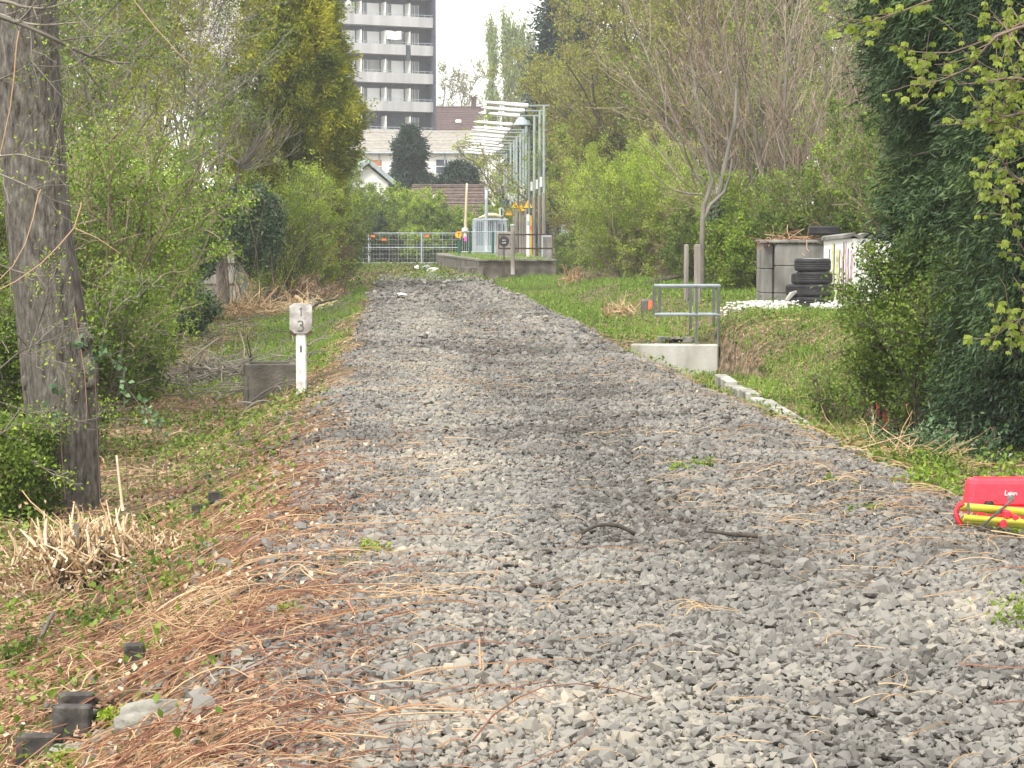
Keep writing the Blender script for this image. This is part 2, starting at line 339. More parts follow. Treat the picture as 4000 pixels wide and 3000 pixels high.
def conifer(seed, base, rad, h, label, name='conifer_tree', leaf='dark', n=5000, spray=.28, lw=.05, prof=None, lump=.25, droop=.2, group=None, z0=.02, k=6, shell=.45, lean=0, bark='barkdark', lf_=.5, cat='tree'):
    """scale-leaved conifer: thousands of fanned sprays spread through an uneven crown"""
    rng = np.random.default_rng(seed); base = np.array(base, float); T = plant(name, base, label, cat, group)
    prof = prof or (lambda t: (1-t)**.6*(.55+.45*np.minimum(1, t*4)))
    m = MB(); z = np.linspace(-.1, h*.93, 8); P = np.stack([base[0]+z*0, base[1]+z*0, base[2]+z], 1); m.tubes(P, np.linspace(.09, .015, 8)*max(1, h/6), 8)
    Pl = P[None]; C, r = kids(rng, Pl, np.full((1, 8), .05*max(1, h/6)), 70, .05, .95, 1.35, .1, 5, .12, .05, .4, L=rad*.8); m.tubes(C, r, 4)
    m.build('trunk', M[bark], T, smooth=True)
    t = z0+(1-z0)*rng.uniform(0, 1, n)**1.15; a = rng.uniform(0, 6.283, n)
    dr = np.stack([np.cos(a), np.sin(a), np.zeros(n)], 1)
    q = dr*2+np.stack([0*a, 0*a, t*h*.8], 1)+base[:3]
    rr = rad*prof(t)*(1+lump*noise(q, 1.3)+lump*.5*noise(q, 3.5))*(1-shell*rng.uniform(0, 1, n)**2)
    Pp = base+dr*rr[:, None]+np.stack([0*a, 0*a, t*h], 1)
    d = dr+np.stack([0*a, 0*a, -droop+rng.normal(size=n)*.3], 1)+rng.normal(size=(n, 3))*.3
    d /= np.linalg.norm(d, axis=1)[:, None]
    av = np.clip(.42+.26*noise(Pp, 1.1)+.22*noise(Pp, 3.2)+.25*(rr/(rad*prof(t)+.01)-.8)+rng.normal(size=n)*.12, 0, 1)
    m = MB(); i = np.repeat(np.arange(n), k)
    dd = d[i]+rng.normal(size=(n*k, 3))*.42; dd[:, 2] -= .1
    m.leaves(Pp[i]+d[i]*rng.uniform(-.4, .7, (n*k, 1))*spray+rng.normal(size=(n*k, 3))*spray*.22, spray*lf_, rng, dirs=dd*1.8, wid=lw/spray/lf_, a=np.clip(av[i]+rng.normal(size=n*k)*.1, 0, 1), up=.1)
    m.build('foliage', M[leaf], T)
    return T
def stroke(m, pts, wd, nrm=(0, -1, 0), th=.004):
    """flat raised stroke along points in the xz plane, facing nrm"""
    for a, b in zip(pts[:-1], pts[1:]):
        a = np.array(a, float); b = np.array(b, float); d = b-a; L = np.linalg.norm(d); d /= L
        s_ = np.cross(d, np.array(nrm, float)); s_ /= np.linalg.norm(s_)
        e = d*wd*.3; n_ = np.array(nrm)*th
        V = [a-e-s_*wd/2, b+e-s_*wd/2, b+e+s_*wd/2, a-e+s_*wd/2]; V = V+[v+n_ for v in V]
        m.add(V, [[0, 1, 2, 3], [4, 5, 6, 7], [0, 1, 5, 4], [1, 2, 6, 5], [2, 3, 7, 6], [3, 0, 4, 7]])
# ------------------------------------------------------------------ ground and its cover
def gline(a, b, s0, mid0, mid1, coarse):
    out = [mid0]
    while out[-1] < mid1: out.append(out[-1]+s0)
    s = s0
    while out[-1] < b: s *= coarse; out.append(out[-1]+s)
    s = s0; lo = [mid0]
    while lo[-1] > a: s *= coarse; lo.append(lo[-1]-s)
    return np.array(lo[::-1][:-1]+out)
gx = gline(-400, 400, .11, -5, 9, 1.25); gy = []
y = 1.0
while y < 900: gy.append(y); y += max(.12, y*.012)
gy = np.array(sorted([-30, -10, -3]+[g_ for g_ in gy if not 33.7 < g_ < 34.1]+[33.72, 33.85, 33.9, 33.95, 34.0, 34.08]))
# keep a crisp edge at the culvert head wall
X, Y = np.meshgrid(gx, gy); Z = H(X, Y); nx, ny = len(gx), len(gy)
def gravel_mask(x, y):
    x = np.asarray(x, float); P = np.stack([x, y, x*0], -1); e = noise(P, .9)*.22
    Rr = 3.35+.25*ss(14, 6, y)*0+1.2*ss(15.5, 10, y)-.3*ss(45, 75, y)
    return ss(-.75, -.35, x+e)*ss(-Rr-.25, -Rr+.15, -x+e)*(1-ss(72, 88, y+e*18))
gm = gravel_mask(X, Y)
idx = np.arange(nx*ny).reshape(ny, nx)
q = np.stack([idx[:-1, :-1], idx[:-1, 1:], idx[1:, 1:], idx[1:, :-1]], -1).reshape(-1, 4)
gmat = bpy.data.materials.new('ground_soil'); gmat.use_nodes = True; t = gmat.node_tree; N = t.nodes; Lk = t.links
tc = N.new('ShaderNodeTexCoord'); b = N['Principled BSDF']; b.inputs['Roughness'].default_value = .95; b.inputs['Specular IOR Level'].default_value = .1
def nzn(sc_, det=8):
    n = N.new('ShaderNodeTexNoise'); n.inputs['Scale'].default_value = sc_; n.inputs['Detail'].default_value = det; Lk.new(tc.outputs['Object'], n.inputs['Vector']); return n
def ramp(src, cols, p0=.35, p1=.65):
    c = N.new('ShaderNodeValToRGB'); e = c.color_ramp.elements
    while len(e) < len(cols): e.new(.5)
    for i, cc in enumerate(cols): e[i].position = p0+(p1-p0)*i/(len(cols)-1); e[i].color = (*cc, 1)
    Lk.new(src, c.inputs['Fac']); return c
A = ramp(nzn(9).outputs['Fac'], [(.07, .055, .035), (.15, .11, .07), (.27, .2, .13)])
Bc = ramp(nzn(14).outputs['Fac'], [(.035, .05, .018), (.07, .10, .03), (.13, .13, .05)])
mx = N.new('ShaderNodeMix'); mx.data_type = 'RGBA'; r1 = ramp(nzn(.6, 4).outputs['Fac'], [(0, 0, 0), (.75, .75, .75)], .5, .68)
Lk.new(r1.outputs[0], mx.inputs['Factor']); Lk.new(A.outputs[0], mx.inputs[6]); Lk.new(Bc.outputs[0], mx.inputs[7])
C_ = ramp(nzn(22).outputs['Fac'], [(.05, .045, .035), (.10, .09, .07), (.16, .14, .11)])
at = N.new('ShaderNodeAttribute'); at.attribute_name = 'v'
mg = N.new('ShaderNodeMix'); mg.data_type = 'RGBA'; Lk.new(at.outputs['Fac'], mg.inputs['Factor']); Lk.new(mx.outputs[2], mg.inputs[6]); Lk.new(C_.outputs[0], mg.inputs[7])
Lk.new(mg.outputs[2], b.inputs['Base Color'])
bp = N.new('ShaderNodeBump'); bp.inputs['Distance'].default_value = .05; Lk.new(nzn(25).outputs['Fac'], bp.inputs['Height']); Lk.new(bp.outputs[0], b.inputs['Normal'])
tag(mesh_obj('ground', np.stack([X, Y, Z], -1).reshape(-1, 3), [q], gmat, None, gm.ravel(), True), kind='structure')

# ballast stones
rng = np.random.default_rng(11)
ph = (1+5**.5)/2
ico = np.array([[-1, ph, 0], [1, ph, 0], [-1, -ph, 0], [1, -ph, 0], [0, -1, ph], [0, 1, ph], [0, -1, -ph], [0, 1, -ph], [ph, 0, -1], [ph, 0, 1], [-ph, 0, -1], [-ph, 0, 1]])/1.9
icf = np.array([[0, 11, 5], [0, 5, 1], [0, 1, 7], [0, 7, 10], [0, 10, 11], [1, 5, 9], [5, 11, 4], [11, 10, 2], [10, 7, 6], [7, 1, 8], [3, 9, 4], [3, 4, 2], [3, 2, 6], [3, 6, 8], [3, 8, 9], [4, 9, 5], [2, 4, 11], [6, 2, 10], [8, 6, 7], [9, 8, 1]])
def stones(n, x0, x1, y0, y1, size, name, mt, label=None, lift=.3, mask=None, avf=None, kind='stuff', flat=.75):
    x = rng.uniform(x0, x1, n); y = rng.uniform(y0, y1, n)
    k = rng.uniform(0, 1, n) < (gravel_mask(x, y)**1.5 if mask is None else mask(x, y)); x = x[k]; y = y[k]; n = len(x)
    s = size*np.exp(rng.normal(-.05, .31, n)).clip(.4, 1.9)*(1+.15*noise(np.stack([x, y, 0*x], 1), .7))
    rot = rng.normal(size=(n, 3, 3)); Q, _ = np.linalg.qr(rot)
    an = rng.uniform(.6, 1.25, (n, 1, 3)); an[:, :, 2] *= flat
    V = (ico[None]+rng.normal(size=(n, 12, 3))*.20)*an
    V = np.einsum('nij,nkj->nki', Q, V)*s[:, None, None]; V[:, :, 2] *= .85
    V += np.stack([x, y, H(x, y)+s*lift+rng.uniform(-.3, .75, n)*s], 1)[:, None]
    f = (np.arange(n)[:, None, None]*12+icf[None]).reshape(-1, 3)
    P = np.stack([x, y, 0*x], 1); xl = x-.05*np.sin(y*.35); av = np.clip(.36+.14*noise(P, .35)+.12*noise(P, 1.3)+rng.normal(size=n)*.14-.08*np.exp(-((xl-1.55)/.6)**2)*(1+1.2*noise(P, 2.3))+.13*np.exp(-((xl-.35)/.45)**2)+.07*np.exp(-((xl-2.5)/.3)**2)+.14*ss(12, 6, y), 0, 1) if avf is None else avf(n)
    return V.reshape(-1, 3), f, np.repeat(av, 12)
parts = [stones(125000, -1.1, 4.8, 5, 14, .0175, '', None), stones(105000, -1, 4.2, 14, 28, .0195, '', None), stones(48000, -1, 4, 28, 48, .030, '', None), stones(18000, -1, 4, 48, 92, .05, '', None),
         stones(5200, -2.0, -.5, 5, 20, .026, '', None, mask=lambda x, y: .3*ss(-2, -.7, x))]
o = 0; Vs = []; Fs = []; As = []
for V, f, a in parts: Vs.append(V); Fs.append(f+o); As.append(a); o += len(V)
tag(mesh_obj('ballast', np.concatenate(Vs), [np.concatenate(Fs)], M['stone'], None, np.concatenate(As)), 'grey crushed stone track ballast covering the lifted railway bed', 'gravel', kind='stuff')

def scatter(n, x0, x1, y0, y1, dens, ypow=1.0):
    y = y0*(y1/y0)**(rng.uniform(0, 1, n)) if ypow == 1 else rng.uniform(y0, y1, n)
    x = rng.uniform(x0, x1, n); k = rng.uniform(0, 1, n) < dens(x, y); return x[k], y[k]
nz0 = lambda x, y, s, t: (noise(np.stack([x, y, 0*x], 1), s) > t)
P3 = lambda x, y: np.stack([x, y, 0*x], 1)
lying_left = lambda x, y: 1-ss(-.9, -.1, x)
def lying(n, x0, x1, y0, y1, dens, L, rad, lift, mt, name, label, cat, mean=None, spread=6.3, K=7, wob=.12, arch=.05, avs=.25, avm=.5):
    x, y = scatter(n, x0, x1, y0, y1, dens); n = len(x)
    a = (rng.uniform(0, 6.283, n) if mean is None else mean+rng.normal(size=n)*spread)
    ln = L*rng.uniform(.3, 1.5, n); tt = np.linspace(-.5, .5, K); cur = rng.normal(size=n)*.9
    ang = a[:, None]+cur[:, None]*tt[None]+np.cumsum(rng.normal(size=(n, K))*wob, 1)
    st = (ln/(K-1))[:, None]; px_ = x[:, None]+np.cumsum(np.cos(ang)*st, 1)-np.cos(a)[:, None]*ln[:, None]/2; py_ = y[:, None]+np.cumsum(np.sin(ang)*st, 1)-np.sin(a)[:, None]*ln[:, None]/2
    sl = rng.normal(size=n)*arch*.6
    pz = H(px_, py_)+lift*rng.uniform(.3, 1.6, n)[:, None]+(arch*rng.uniform(0, 1, n))[:, None]*(1-4*tt**2)[None]+(sl*ln)[:, None]*tt[None]
    r = rad*rng.uniform(.5, 1.4, n)*(1+y*.012)
    m = MB(); m.tubes(np.stack([px_, py_, pz], -1), r[:, None]*np.linspace(1, .5, K)[None], 4, a=np.clip(rng.normal(avm, avs, n), 0, 1))
    return tag(m.build(name, M[mt]), label, cat, kind='stuff')
# red-brown bramble canes cut and raked along the left shoulder, thinner over the stones
def dl_(x, y):
    d = np.exp(-((x+1.0)/.8)**2)*(.12+.88*(1-ss(11, 20, y)))*(1-ss(26, 40, y))
    return np.clip(d*(.45+.75*(noise(P3(x, y), .8) > -.2)), 0, 1)
lying(2600, -3.2, .5, 5.5, 40, dl_, .6, .0028, .035, 'bramble', 'brushwood', 'tangle of red brown cut bramble canes along left edge of ballast', 'brushwood', mean=.8, spread=1.1, arch=.06)
lying(5200, -2.4, .15, 5.5, 14, lambda x, y: ss(.1, -.6, x+.3*ss(9, 14, y))*(.25+.7*nz0(x, y, 1.1, -.1)), .26, .0024, .04, 'bramble', 'brushwood', 'matted red and tan twigs spilling onto the near left edge of the ballast', 'brushwood', mean=.7, spread=1.3, arch=.035, avs=.3, avm=.5, wob=.18)
lying(9000, -3.6, .25, 5.5, 40, lambda x, y: np.clip(dl_(x, y)*1.1, 0, 1), .19, .0026, .03, 'bramble', 'brushwood', 'short red brown broken twigs littering the left shoulder', 'brushwood', mean=.6, spread=1.2, arch=.03, avs=.3)
lying(7500, -4.2, -.1, 5.5, 50, lambda x, y: .9*ss(-.2, -1.4, x)*(.3+.7*nz0(x, y, .8, -.1)), .3, .0032, .03, 'straw', 'dead_stalks', 'short tan dry stalks strewn over the left bank', 'brushwood', avs=.3, arch=.05)
def dg(x, y): return np.clip(.12+.5*(noise(P3(x, y), .55) > .25)+.7*np.exp(-((y-13.5)/1.6)**2)*ss(1.2, 2.8, x), 0, 1)*gravel_mask(x, y)
lying(8000, -.6, 4.6, 5.5, 60, dg, .2, .0022, .04, 'straw', 'dead_stalks', 'thin orange and straw coloured stalks lying on the ballast', 'brushwood', mean=.15, spread=.8, arch=.03)
lying(240, -.6, 4.2, 5.5, 45, dg, .6, .0026, .05, 'bramble', 'brushwood', 'long brown canes lying across the ballast', 'brushwood', mean=.25, spread=.6, arch=.06)
lying(2300, 2.8, 8.5, 9, 36, lambda x, y: ss(2.9, 3.6, x)*(.35+.5*(noise(P3(x, y), .7) > 0)), .4, .0035, .04, 'straw', 'dead_stalks', 'dry stalks and prunings on the right bank above the kerb', 'brushwood')
lying(1300, -5.5, -1.2, 24, 60, lambda x, y: .6*(noise(P3(x, y), .5) > -.1), .6, .008, .08, 'graytwig', 'brushwood', 'grey dry twigs scattered beneath the left hedge', 'brushwood', arch=.12)
lying(60, -1.5, .5, 6, 9.5, lambda x, y: .8, .7, .0034, .05, 'bramble', 'brushwood', 'thick red brown canes at the near left edge of the ballast', 'brushwood', mean=.75, spread=.45, arch=.09, avm=.35)

def cover(n, x0, x1, y0, y1, dens, size, mt, name, label, cat, h=.03, up=1.2, wid=.7, sy=.012, avm=.5, ypow=1):
    x, y = scatter(n, x0, x1, y0, y1, dens, ypow); n = len(x)
    P = np.stack([x, y, H(x, y)+rng.uniform(0, 1, n)*h*(1+noise(P3(x, y), 2)*.5)], 1)
    m = MB(); m.leaves(P, size*(1+sy*y), rng, up=up, wid=wid, a=np.clip(avm+.22*noise(P3(x, y), .8)+rng.normal(size=n)*.22, 0, 1))
    return tag(m.build(name, M[mt]), label, cat, kind='stuff')
def grass(n, x0, x1, y0, y1, dens, h, name, label, wd=.006, mt='grass', avm=.5):
    x, y = scatter(n, x0, x1, y0, y1, dens, 2); n = len(x)
    hh = h*rng.uniform(.4, 1.3, n)*(1+.4*noise(P3(x, y), .8)); d = rng.normal(size=(n, 3))*.35; d[:, 2] = 1
    wd = wd*(1+.02*y); sd = rng.normal(size=(n, 3)); sd[:, 2] = 0; sd /= np.linalg.norm(sd, axis=1)[:, None]
    B = np.stack([x, y, H(x, y)-.01], 1); V = np.stack([B-sd*wd[:, None], B+sd*wd[:, None], B+d*hh[:, None]], 1)
    m = MB(); m.add(V, t=np.arange(n*3).reshape(n, 3), a=np.repeat(np.clip(avm+.25*noise(P3(x, y), .5)+rng.normal(size=n)*.2, 0, 1), 3))
    return tag(m.build(name, M[mt]), label, 'grass', kind='stuff')
nz_ = lambda x, y, s, t: (noise(P3(x, y), s) > t)
cover(7000, -3, .4, 5.5, 16, lambda x, y: ss(.3, -.5, x)*.8, .028, 'litter', 'leaf_litter', 'pale curled dead leaves among the cut canes', 'leaf litter', h=.07, avm=.75)
cover(120000, -6.5, -.5, 6, 70, lambda x, y: ss(-.5, -1.5, x)*(.12+.75*nz_(x, y, .7, -.15)*ss(8, 14, y)+.35*nz_(x, y, 1.9, .3)), .035, 'mid', 'weeds', 'low green weeds and bramble leaves covering the left bank', 'weeds', h=.13)
cover(75000, -6.5, .0, 5.5, 70, lambda x, y: ss(-.3, -1.2, x)*.8, .035, 'litter', 'leaf_litter', 'brown dead leaves littering the left bank', 'leaf litter', h=.04)
cover(70000, 3.0, 10, 10, 60, lambda x, y: ss(3.1, 3.8, x)*(.25+.7*nz_(x, y, .7, .1)), .04, 'mid', 'weeds', 'low weeds on the right bank between kerb and trees', 'weeds', h=.12)
cover(30000, 3.0, 10, 10, 45, lambda x, y: ss(3.2, 4.0, x)*.7, .035, 'litter', 'leaf_litter', 'brown leaf litter on the right bank', 'leaf litter', h=.03)
cover(9000, -.8, 4.4, 5.5, 80, lambda x, y: .5*gravel_mask(x, y)*nz_(x, y, .6, .2), .022, 'litter', 'leaf_litter', 'pale dead leaf flakes caught between the ballast stones', 'leaf litter', h=.05, avm=.8)
cover(5000, -.8, 3.4, 38, 78, lambda x, y: .9*nz_(x, y, .5, .35), .03, 'mid', 'weeds', 'sparse weeds growing through the far ballast', 'weeds', h=.06)
cover(9000, -3, 4.6, 72, 118, lambda x, y: .7+0*x, .05, 'litter', 'leaf_litter', 'brown litter and dirt past the end of the ballast', 'leaf litter', h=.04)
cover(22000, -3, 4.6, 70, 125, lambda x, y: .75*ss(-.1, .5, noise(P3(x, y), .35))+.08, .05, 'mid', 'weeds', 'patchy green weeds where the ballast ends before the fence', 'weeds', h=.16)
grass(60000, 2.9, 12, 34.5, 112, lambda x, y: ss(3.2, 3.9, x+.3*noise(P3(x, y), .5))*(.35+.65*nz_(x, y, .35, -.35)), .16, 'grass', 'bright green grass strip between ballast and right hand bushes')
grass(30000, -3.6, -.6, 27, 66, lambda x, y: ss(-.7, -1.1, x)*ss(-3.6, -2.2, x)*nz_(x, y, .4, -.4)*.9, .17, 'grass', 'bright green grass beyond the milestone on the left')
grass(18000, 4.4, 10, 20, 36, lambda x, y: .6*nz_(x, y, .8, .05), .14, 'grass', 'grass tufts on the right bank near the kerb stones')
grass(9000, -3, 5, 70, 118, lambda x, y: .5*nz_(x, y, .4, .3), .14, 'grass', 'thin grass in front of the site fence')
cover(9000, 5.0, 8.2, 24, 34.6, lambda x, y: .3+.6*nz_(x, y, 1.3, .1), .04, 'mid', 'weeds', 'green weeds covering the bank right of the headwall', 'weeds', h=.12, ypow=2)
cover(9000, 5.0, 8.2, 24, 34.6, lambda x, y: .7+0*x, .04, 'straw', 'dead_stalks', 'straw scraps on the bank right of the headwall', 'leaf litter', h=.06, wid=.2, ypow=2)
grass(8000, 5.0, 8.2, 24, 34.6, lambda x, y: .2+.6*nz_(x, y, .9, .15), .16, 'grass', 'loose grass on the bank right of the headwall')
# daisies
x, y = scatter(620, 5.5, 7.75, 34.6, 36.0, lambda x, y: (.1+.9*nz_(x, y, 1.6, -.1))*ss(5.4, 6.2, x), 2); n = len(x); P = np.stack([x, y, H(x, y)+.1+rng.uniform(0, .06, n)], 1)
m = MB()
for p in P[:420]:
    m.lathe([[0, .012], [.022, .012], [.028, -.004]], p, n=7, a=rng.uniform(.4, 1))
m.tubes(np.stack([P[:420]-[0, 0, .14], P[:420]], 1), .004, 3, a=.1)
tag(m.build('daisy_patch', M['white']), 'drift of white daisies in the grass before the tyre stack', 'flowers', kind='stuff')
# ------------------------------------------------------------------ buildings
M['glass'] = mat('window_glass', [(.09, .12, .15), (.19, .24, .28)], rough=.15, nscale=.6, spec=.6)
M['brownpanel'] = mat('dark_brown_panel', [(.045, .055, .08), (.075, .085, .115)], nscale=2)
M['parapet'] = mat('streaked_concrete', [(.28, .285, .29), (.38, .385, .39), (.46, .465, .47)], nscale=.9, stretch=(1, 1, .12), bump=.1)
M['tilegray'] = mat('pale_roof_tile', [(.30, .28, .25), (.44, .41, .37)], nscale=3, wave=('Z', 2.2, .3, .35))
M['tiledark'] = mat('dark_roof_tile', [(.07, .045, .045), (.14, .09, .085)], nscale=3, wave=('Z', 1.8, .3, .3))
M['tilebrown'] = mat('brown_roof_tile', [(.10, .07, .06), (.2, .15, .13)], nscale=4, wave=('Z', 2.6, .3, .55))
M['shutter'] = mat('orange_brown_shutter', [(.42, .15, .05), (.5, .2, .07)], nscale=3)
M['zinc'] = mat('zinc_sheet', [(.28, .33, .36), (.4, .45, .48)], nscale=3)
th = R(23); cor = W(1697, 900, 200); T = thing('apartment_tower', (cor[0], cor[1], 0), 'tall grey apartment tower with rows of recessed balconies behind the row house', 'building', rz=th, local=True)
BW, FH, NB = 2.52, 2.7, 6
m = MB(); m.box((-NB*BW/2, 7, 13), (NB*BW, 11, 32)); m.box((-NB*BW/2, 7, 29.5), (NB*BW+.3, 11.3, 1)); m.build('wall', M['brownpanel'], T)
m = MB(); m.box((-.05, 6, 13), (.1, 13.0, 33)); m.build('side_wall', M['brownpanel'], T)
lastp = None
for k in range(-6, 3):
    zb = 21.7+FH*k-0.0
    m = MB()
    if k == -1: m.box((-BW*.5, .1, zb+.48), (BW-.15, .22, .97)); m.box((-BW*(NB+1)/2-.25, .1, zb+.48), (BW*(NB-1)-.35, .22, .97)); 
    else: m.box((-NB*BW/2, .1, zb+.48), (NB*BW+.02, .22, .97))
    m.box((-NB*BW/2, .75, zb+.1), (NB*BW-.02, 1.1, .18)); lastp = m.build('balcony_parapet', M['parapet'], T)
    m = MB(); m.box((-NB*BW/2, .1, zb+1.17), (NB*BW-.1, .05, .05))
    for i in range(NB*4): m.box((-i*BW/4-.3, .1, zb+1.06), (.03, .03, .18))
    m.build('balcony_rail', M['zinc'], lastp)
    if k == -1: m = MB(); m.box((-BW-.17, .12, zb+.2), (.34, .3, 1.5)); m.build('drain_box', M['brownpanel'], T)
    if k < -5: continue
    for i in range(NB):
        x0 = -i*BW; zc = zb+.97+.42
        if not (k < -4):
            m = MB(); m.box((x0-BW+.05, .7, zb+1.83-.47), (.09, 1.2, 1.75)); m.build('partition', M['whitep'], T)
        if i == 0:
            g = MB(); g.box((x0-1.75, 1.46, zb+1.35), (1.35, .06, 1.76)); f = g.build('window', M['glass'], T)
            g = MB(); [g.box((x0-xx, 1.38, zb+1.35), (.07, .08, 1.76)) for xx in (1.05, 1.45, 1.72)]; g.build('frame', M['whitep'], f)
        elif (k, i) in ((-4, 2), (-4, 1)):
            g = MB(); g.box((x0-BW/2, 1.46, zb+1.35), (BW-.3, .06, 1.76)); g.build('blind', M['brownpanel'], T)
        else:
            g = MB(); g.box((x0-BW+.62, 1.46, zb+1.35), (1.1, .06, 1.76)); f = g.build('window', M['glass'], T)
            g = MB(); [g.box((x0-BW+xx, 1.38, zb+1.35), (.07, .08, 1.76)) for xx in (.15, .75, 1.15)]; g.build('frame', M['whitep'], f)
            g = MB(); g.box((x0-BW+1.82, 1.44, zb+1.35), (1.25, .08, 1.76)); g.build('wall_panel', M['parapet' if (k+i) % 4 == 0 else 'glowwhite'], T)
def lw(x, y, z): return (cor[0]+x*math.cos(th)-y*math.sin(th), cor[1]+x*math.sin(th)+y*math.cos(th), z)
t = thing('laundry', lw(-4.2, .1, 20.4), 'white washing hung over a balcony parapet of the tower', 'laundry', rz=th, local=True)
rng = np.random.default_rng(3); m = MB(); xs = np.linspace(-.85, .75, 14); zs = np.linspace(.75, -.05, 5)
XX, ZZ = np.meshgrid(xs, zs); YY = -.25+.05*np.sin(XX*9)+.03*np.sin(XX*17+ZZ*4); ZZ = ZZ-.12*np.cos(XX*3.3)*0+(.08*np.abs(np.sin(XX*2.6)))
i_ = np.arange(70).reshape(5, 14); m.add(np.stack([XX, YY, ZZ], -1), np.stack([i_[:-1, :-1], i_[:-1, 1:], i_[1:, 1:], i_[1:, :-1]], -1).reshape(-1, 4)); m.build('sheet', M['glowwhite'], t)
m = MB(); m.tubes(np.array([[-1.1, -.22, .75], [1., -.22, .72]]), .03, 5); m.build('clothes_rail', M['zinc'], t)
t = thing('satellite_dish', lw(-8.9, 0, 23.35), 'round white satellite dish on a balcony of the tower', 'satellite dish', rz=th, local=True)
m = MB(); m.lathe([[0, 0], [.2, .02], [.36, .09], [.37, .07], [.2, -.01], [0, -.03]], (0, -.2, .15), axis='y'); m.build('dish', M['glowwhite'], t, smooth=True)
m = MB(); m.tubes(np.array([[0, .1, -.5], [0, -.1, .15]]), .03, 6); m.tubes(np.array([[0, -.2, -.15], [0, -.6, .1]]), .015, 5); m.build('arm', M['zinc'], t)

def house(name, label, c, rz, Wd, Dp, eave, ridge, wm, rm, over=.35, openings=(), cat='house', tile=.33, **kw):
    """ridge along local x; front face at local y=0"""
    T = thing(name, (c[0], c[1], 0), label, cat, rz=rz, local=True); m = MB(); m.box((0, Dp/2, eave/2-.4), (Wd, Dp, eave+.8))
    for s in (-1, 1):
        V = [[s*Wd/2, 0, eave], [s*Wd/2, Dp, eave], [s*Wd/2, Dp/2, ridge-.12]]; V = V+[[v[0]-s*.3, v[1], v[2]] for v in V]; m.add(V, t=[[0, 1, 2], [3, 4, 5]], q=[[0, 2, 5, 3], [1, 2, 5, 4]])
    m.build('wall', M[wm], T)
    m = MB(); sl = math.atan2(ridge-eave, Dp/2); L = Dp/2/math.cos(sl)+over; nt_ = max(3, int(L/tile))
    for s in (0, 1):
        for k in range(nt_):
            d0, d1 = k*L/nt_, (k+1)*L/nt_+.03
            yz = lambda d, up: ((Dp/2-d*math.cos(sl)-up*math.sin(sl)), ridge-d*math.sin(sl)+up*math.cos(sl))
            a, b, c_, d_ = yz(d0, .02), yz(d1, .06), yz(d1, -.02), yz(d0, -.06)
            pts = [a, b, c_, d_]; pts = [(Dp-p[0], p[1]) if s else p for p in pts]
            V = [[-Wd/2-over, *p] for p in pts]+[[Wd/2+over, *p] for p in pts]
            m.add(V, [[0, 1, 5, 4], [1, 2, 6, 5], [2, 3, 7, 6], [3, 0, 4, 7], [0, 3, 2, 1], [4, 5, 6, 7]])
    m.tubes(np.array([[-Wd/2-over, Dp/2, ridge+.05], [Wd/2+over, Dp/2, ridge+.05]]), .13, 6); m.build('roof', M[rm], T)
    m = MB(); m.tubes(np.array([[-Wd/2-over, -over-.02, eave-.1], [Wd/2+over, -over-.02, eave-.1]]), .09, 6)
    m.build('gutter', M['zinc'], T)
    for (xx, z0, wd, hh, mt, kind) in openings:
        g = MB(); g.box((xx, -.015, z0+hh/2), (wd, .1, hh)); f = g.build(kind, M[mt], T)
        g = MB(); g.box((xx, -.06, z0-.05), (wd+.2, .2, .08)); g.box((xx, -.05, z0+hh/2), (.05, .08, hh) if kind == 'window' else (wd, .08, .05)); g.build('sill' if kind == 'shutter' else 'frame', M['whitep'], f)
    return T
s = 50.0; c = W(1600, 900, 160); zz = lambda py: EYE+(923-py)/50.
op = [((px0+px1)/2/50.-32, zz(y1), (px1-px0)/50., (y1-y0)/50., mt, kd) for px0, px1, y0, y1, mt, kd in
      [(1447, 1492, 628, 678, 'shutter', 'shutter'), (1530, 1562, 635, 680, 'brownpanel', 'window'), (1704, 1746, 626, 678, 'brownpanel', 'shutter'), (1836, 1852, 626, 690, 'glass', 'window'), (1380, 1402, 630, 676, 'glass', 'window')]]
T = house('row_house', 'long white rendered row house with pale grey tiled roof below the tower', c, -YAW*.3, 13.5, 9, 8.15, 9.85, 'plaster', 'tilegray', openings=op)
for xx in (1483/50.-32, 1738/50.-32): m = MB(); m.tubes(np.array([[xx, -.1, 8.1], [xx, -.1, 7.3 if xx < 0 else 6.8]]), .06, 6); m.build('downpipe', M['zinc'], T)
c = W(1768, 900, 232); T = house('dark_roofed_house', 'house with dark brown tiled roof and chimney right of the tower', c, -.02, 6.6, 9, 13.0, 16.3, 'plaster', 'tiledark')
m = MB(); m.box((2.5, 4.5, 16.5), (.6, .6, 1.8)); m.box((2.5, 4.5, 17.45), (.8, .8, .14)); m.build('chimney', M['tiledark'], T)
m = MB(); m.box((.7, 2.0, 14.62), (.6, .5, .1), tilt=Matrix.Rotation(math.atan2(3.3, 4.5), 4, 'X')); m.build('skylight', M['glowwhite'], T)
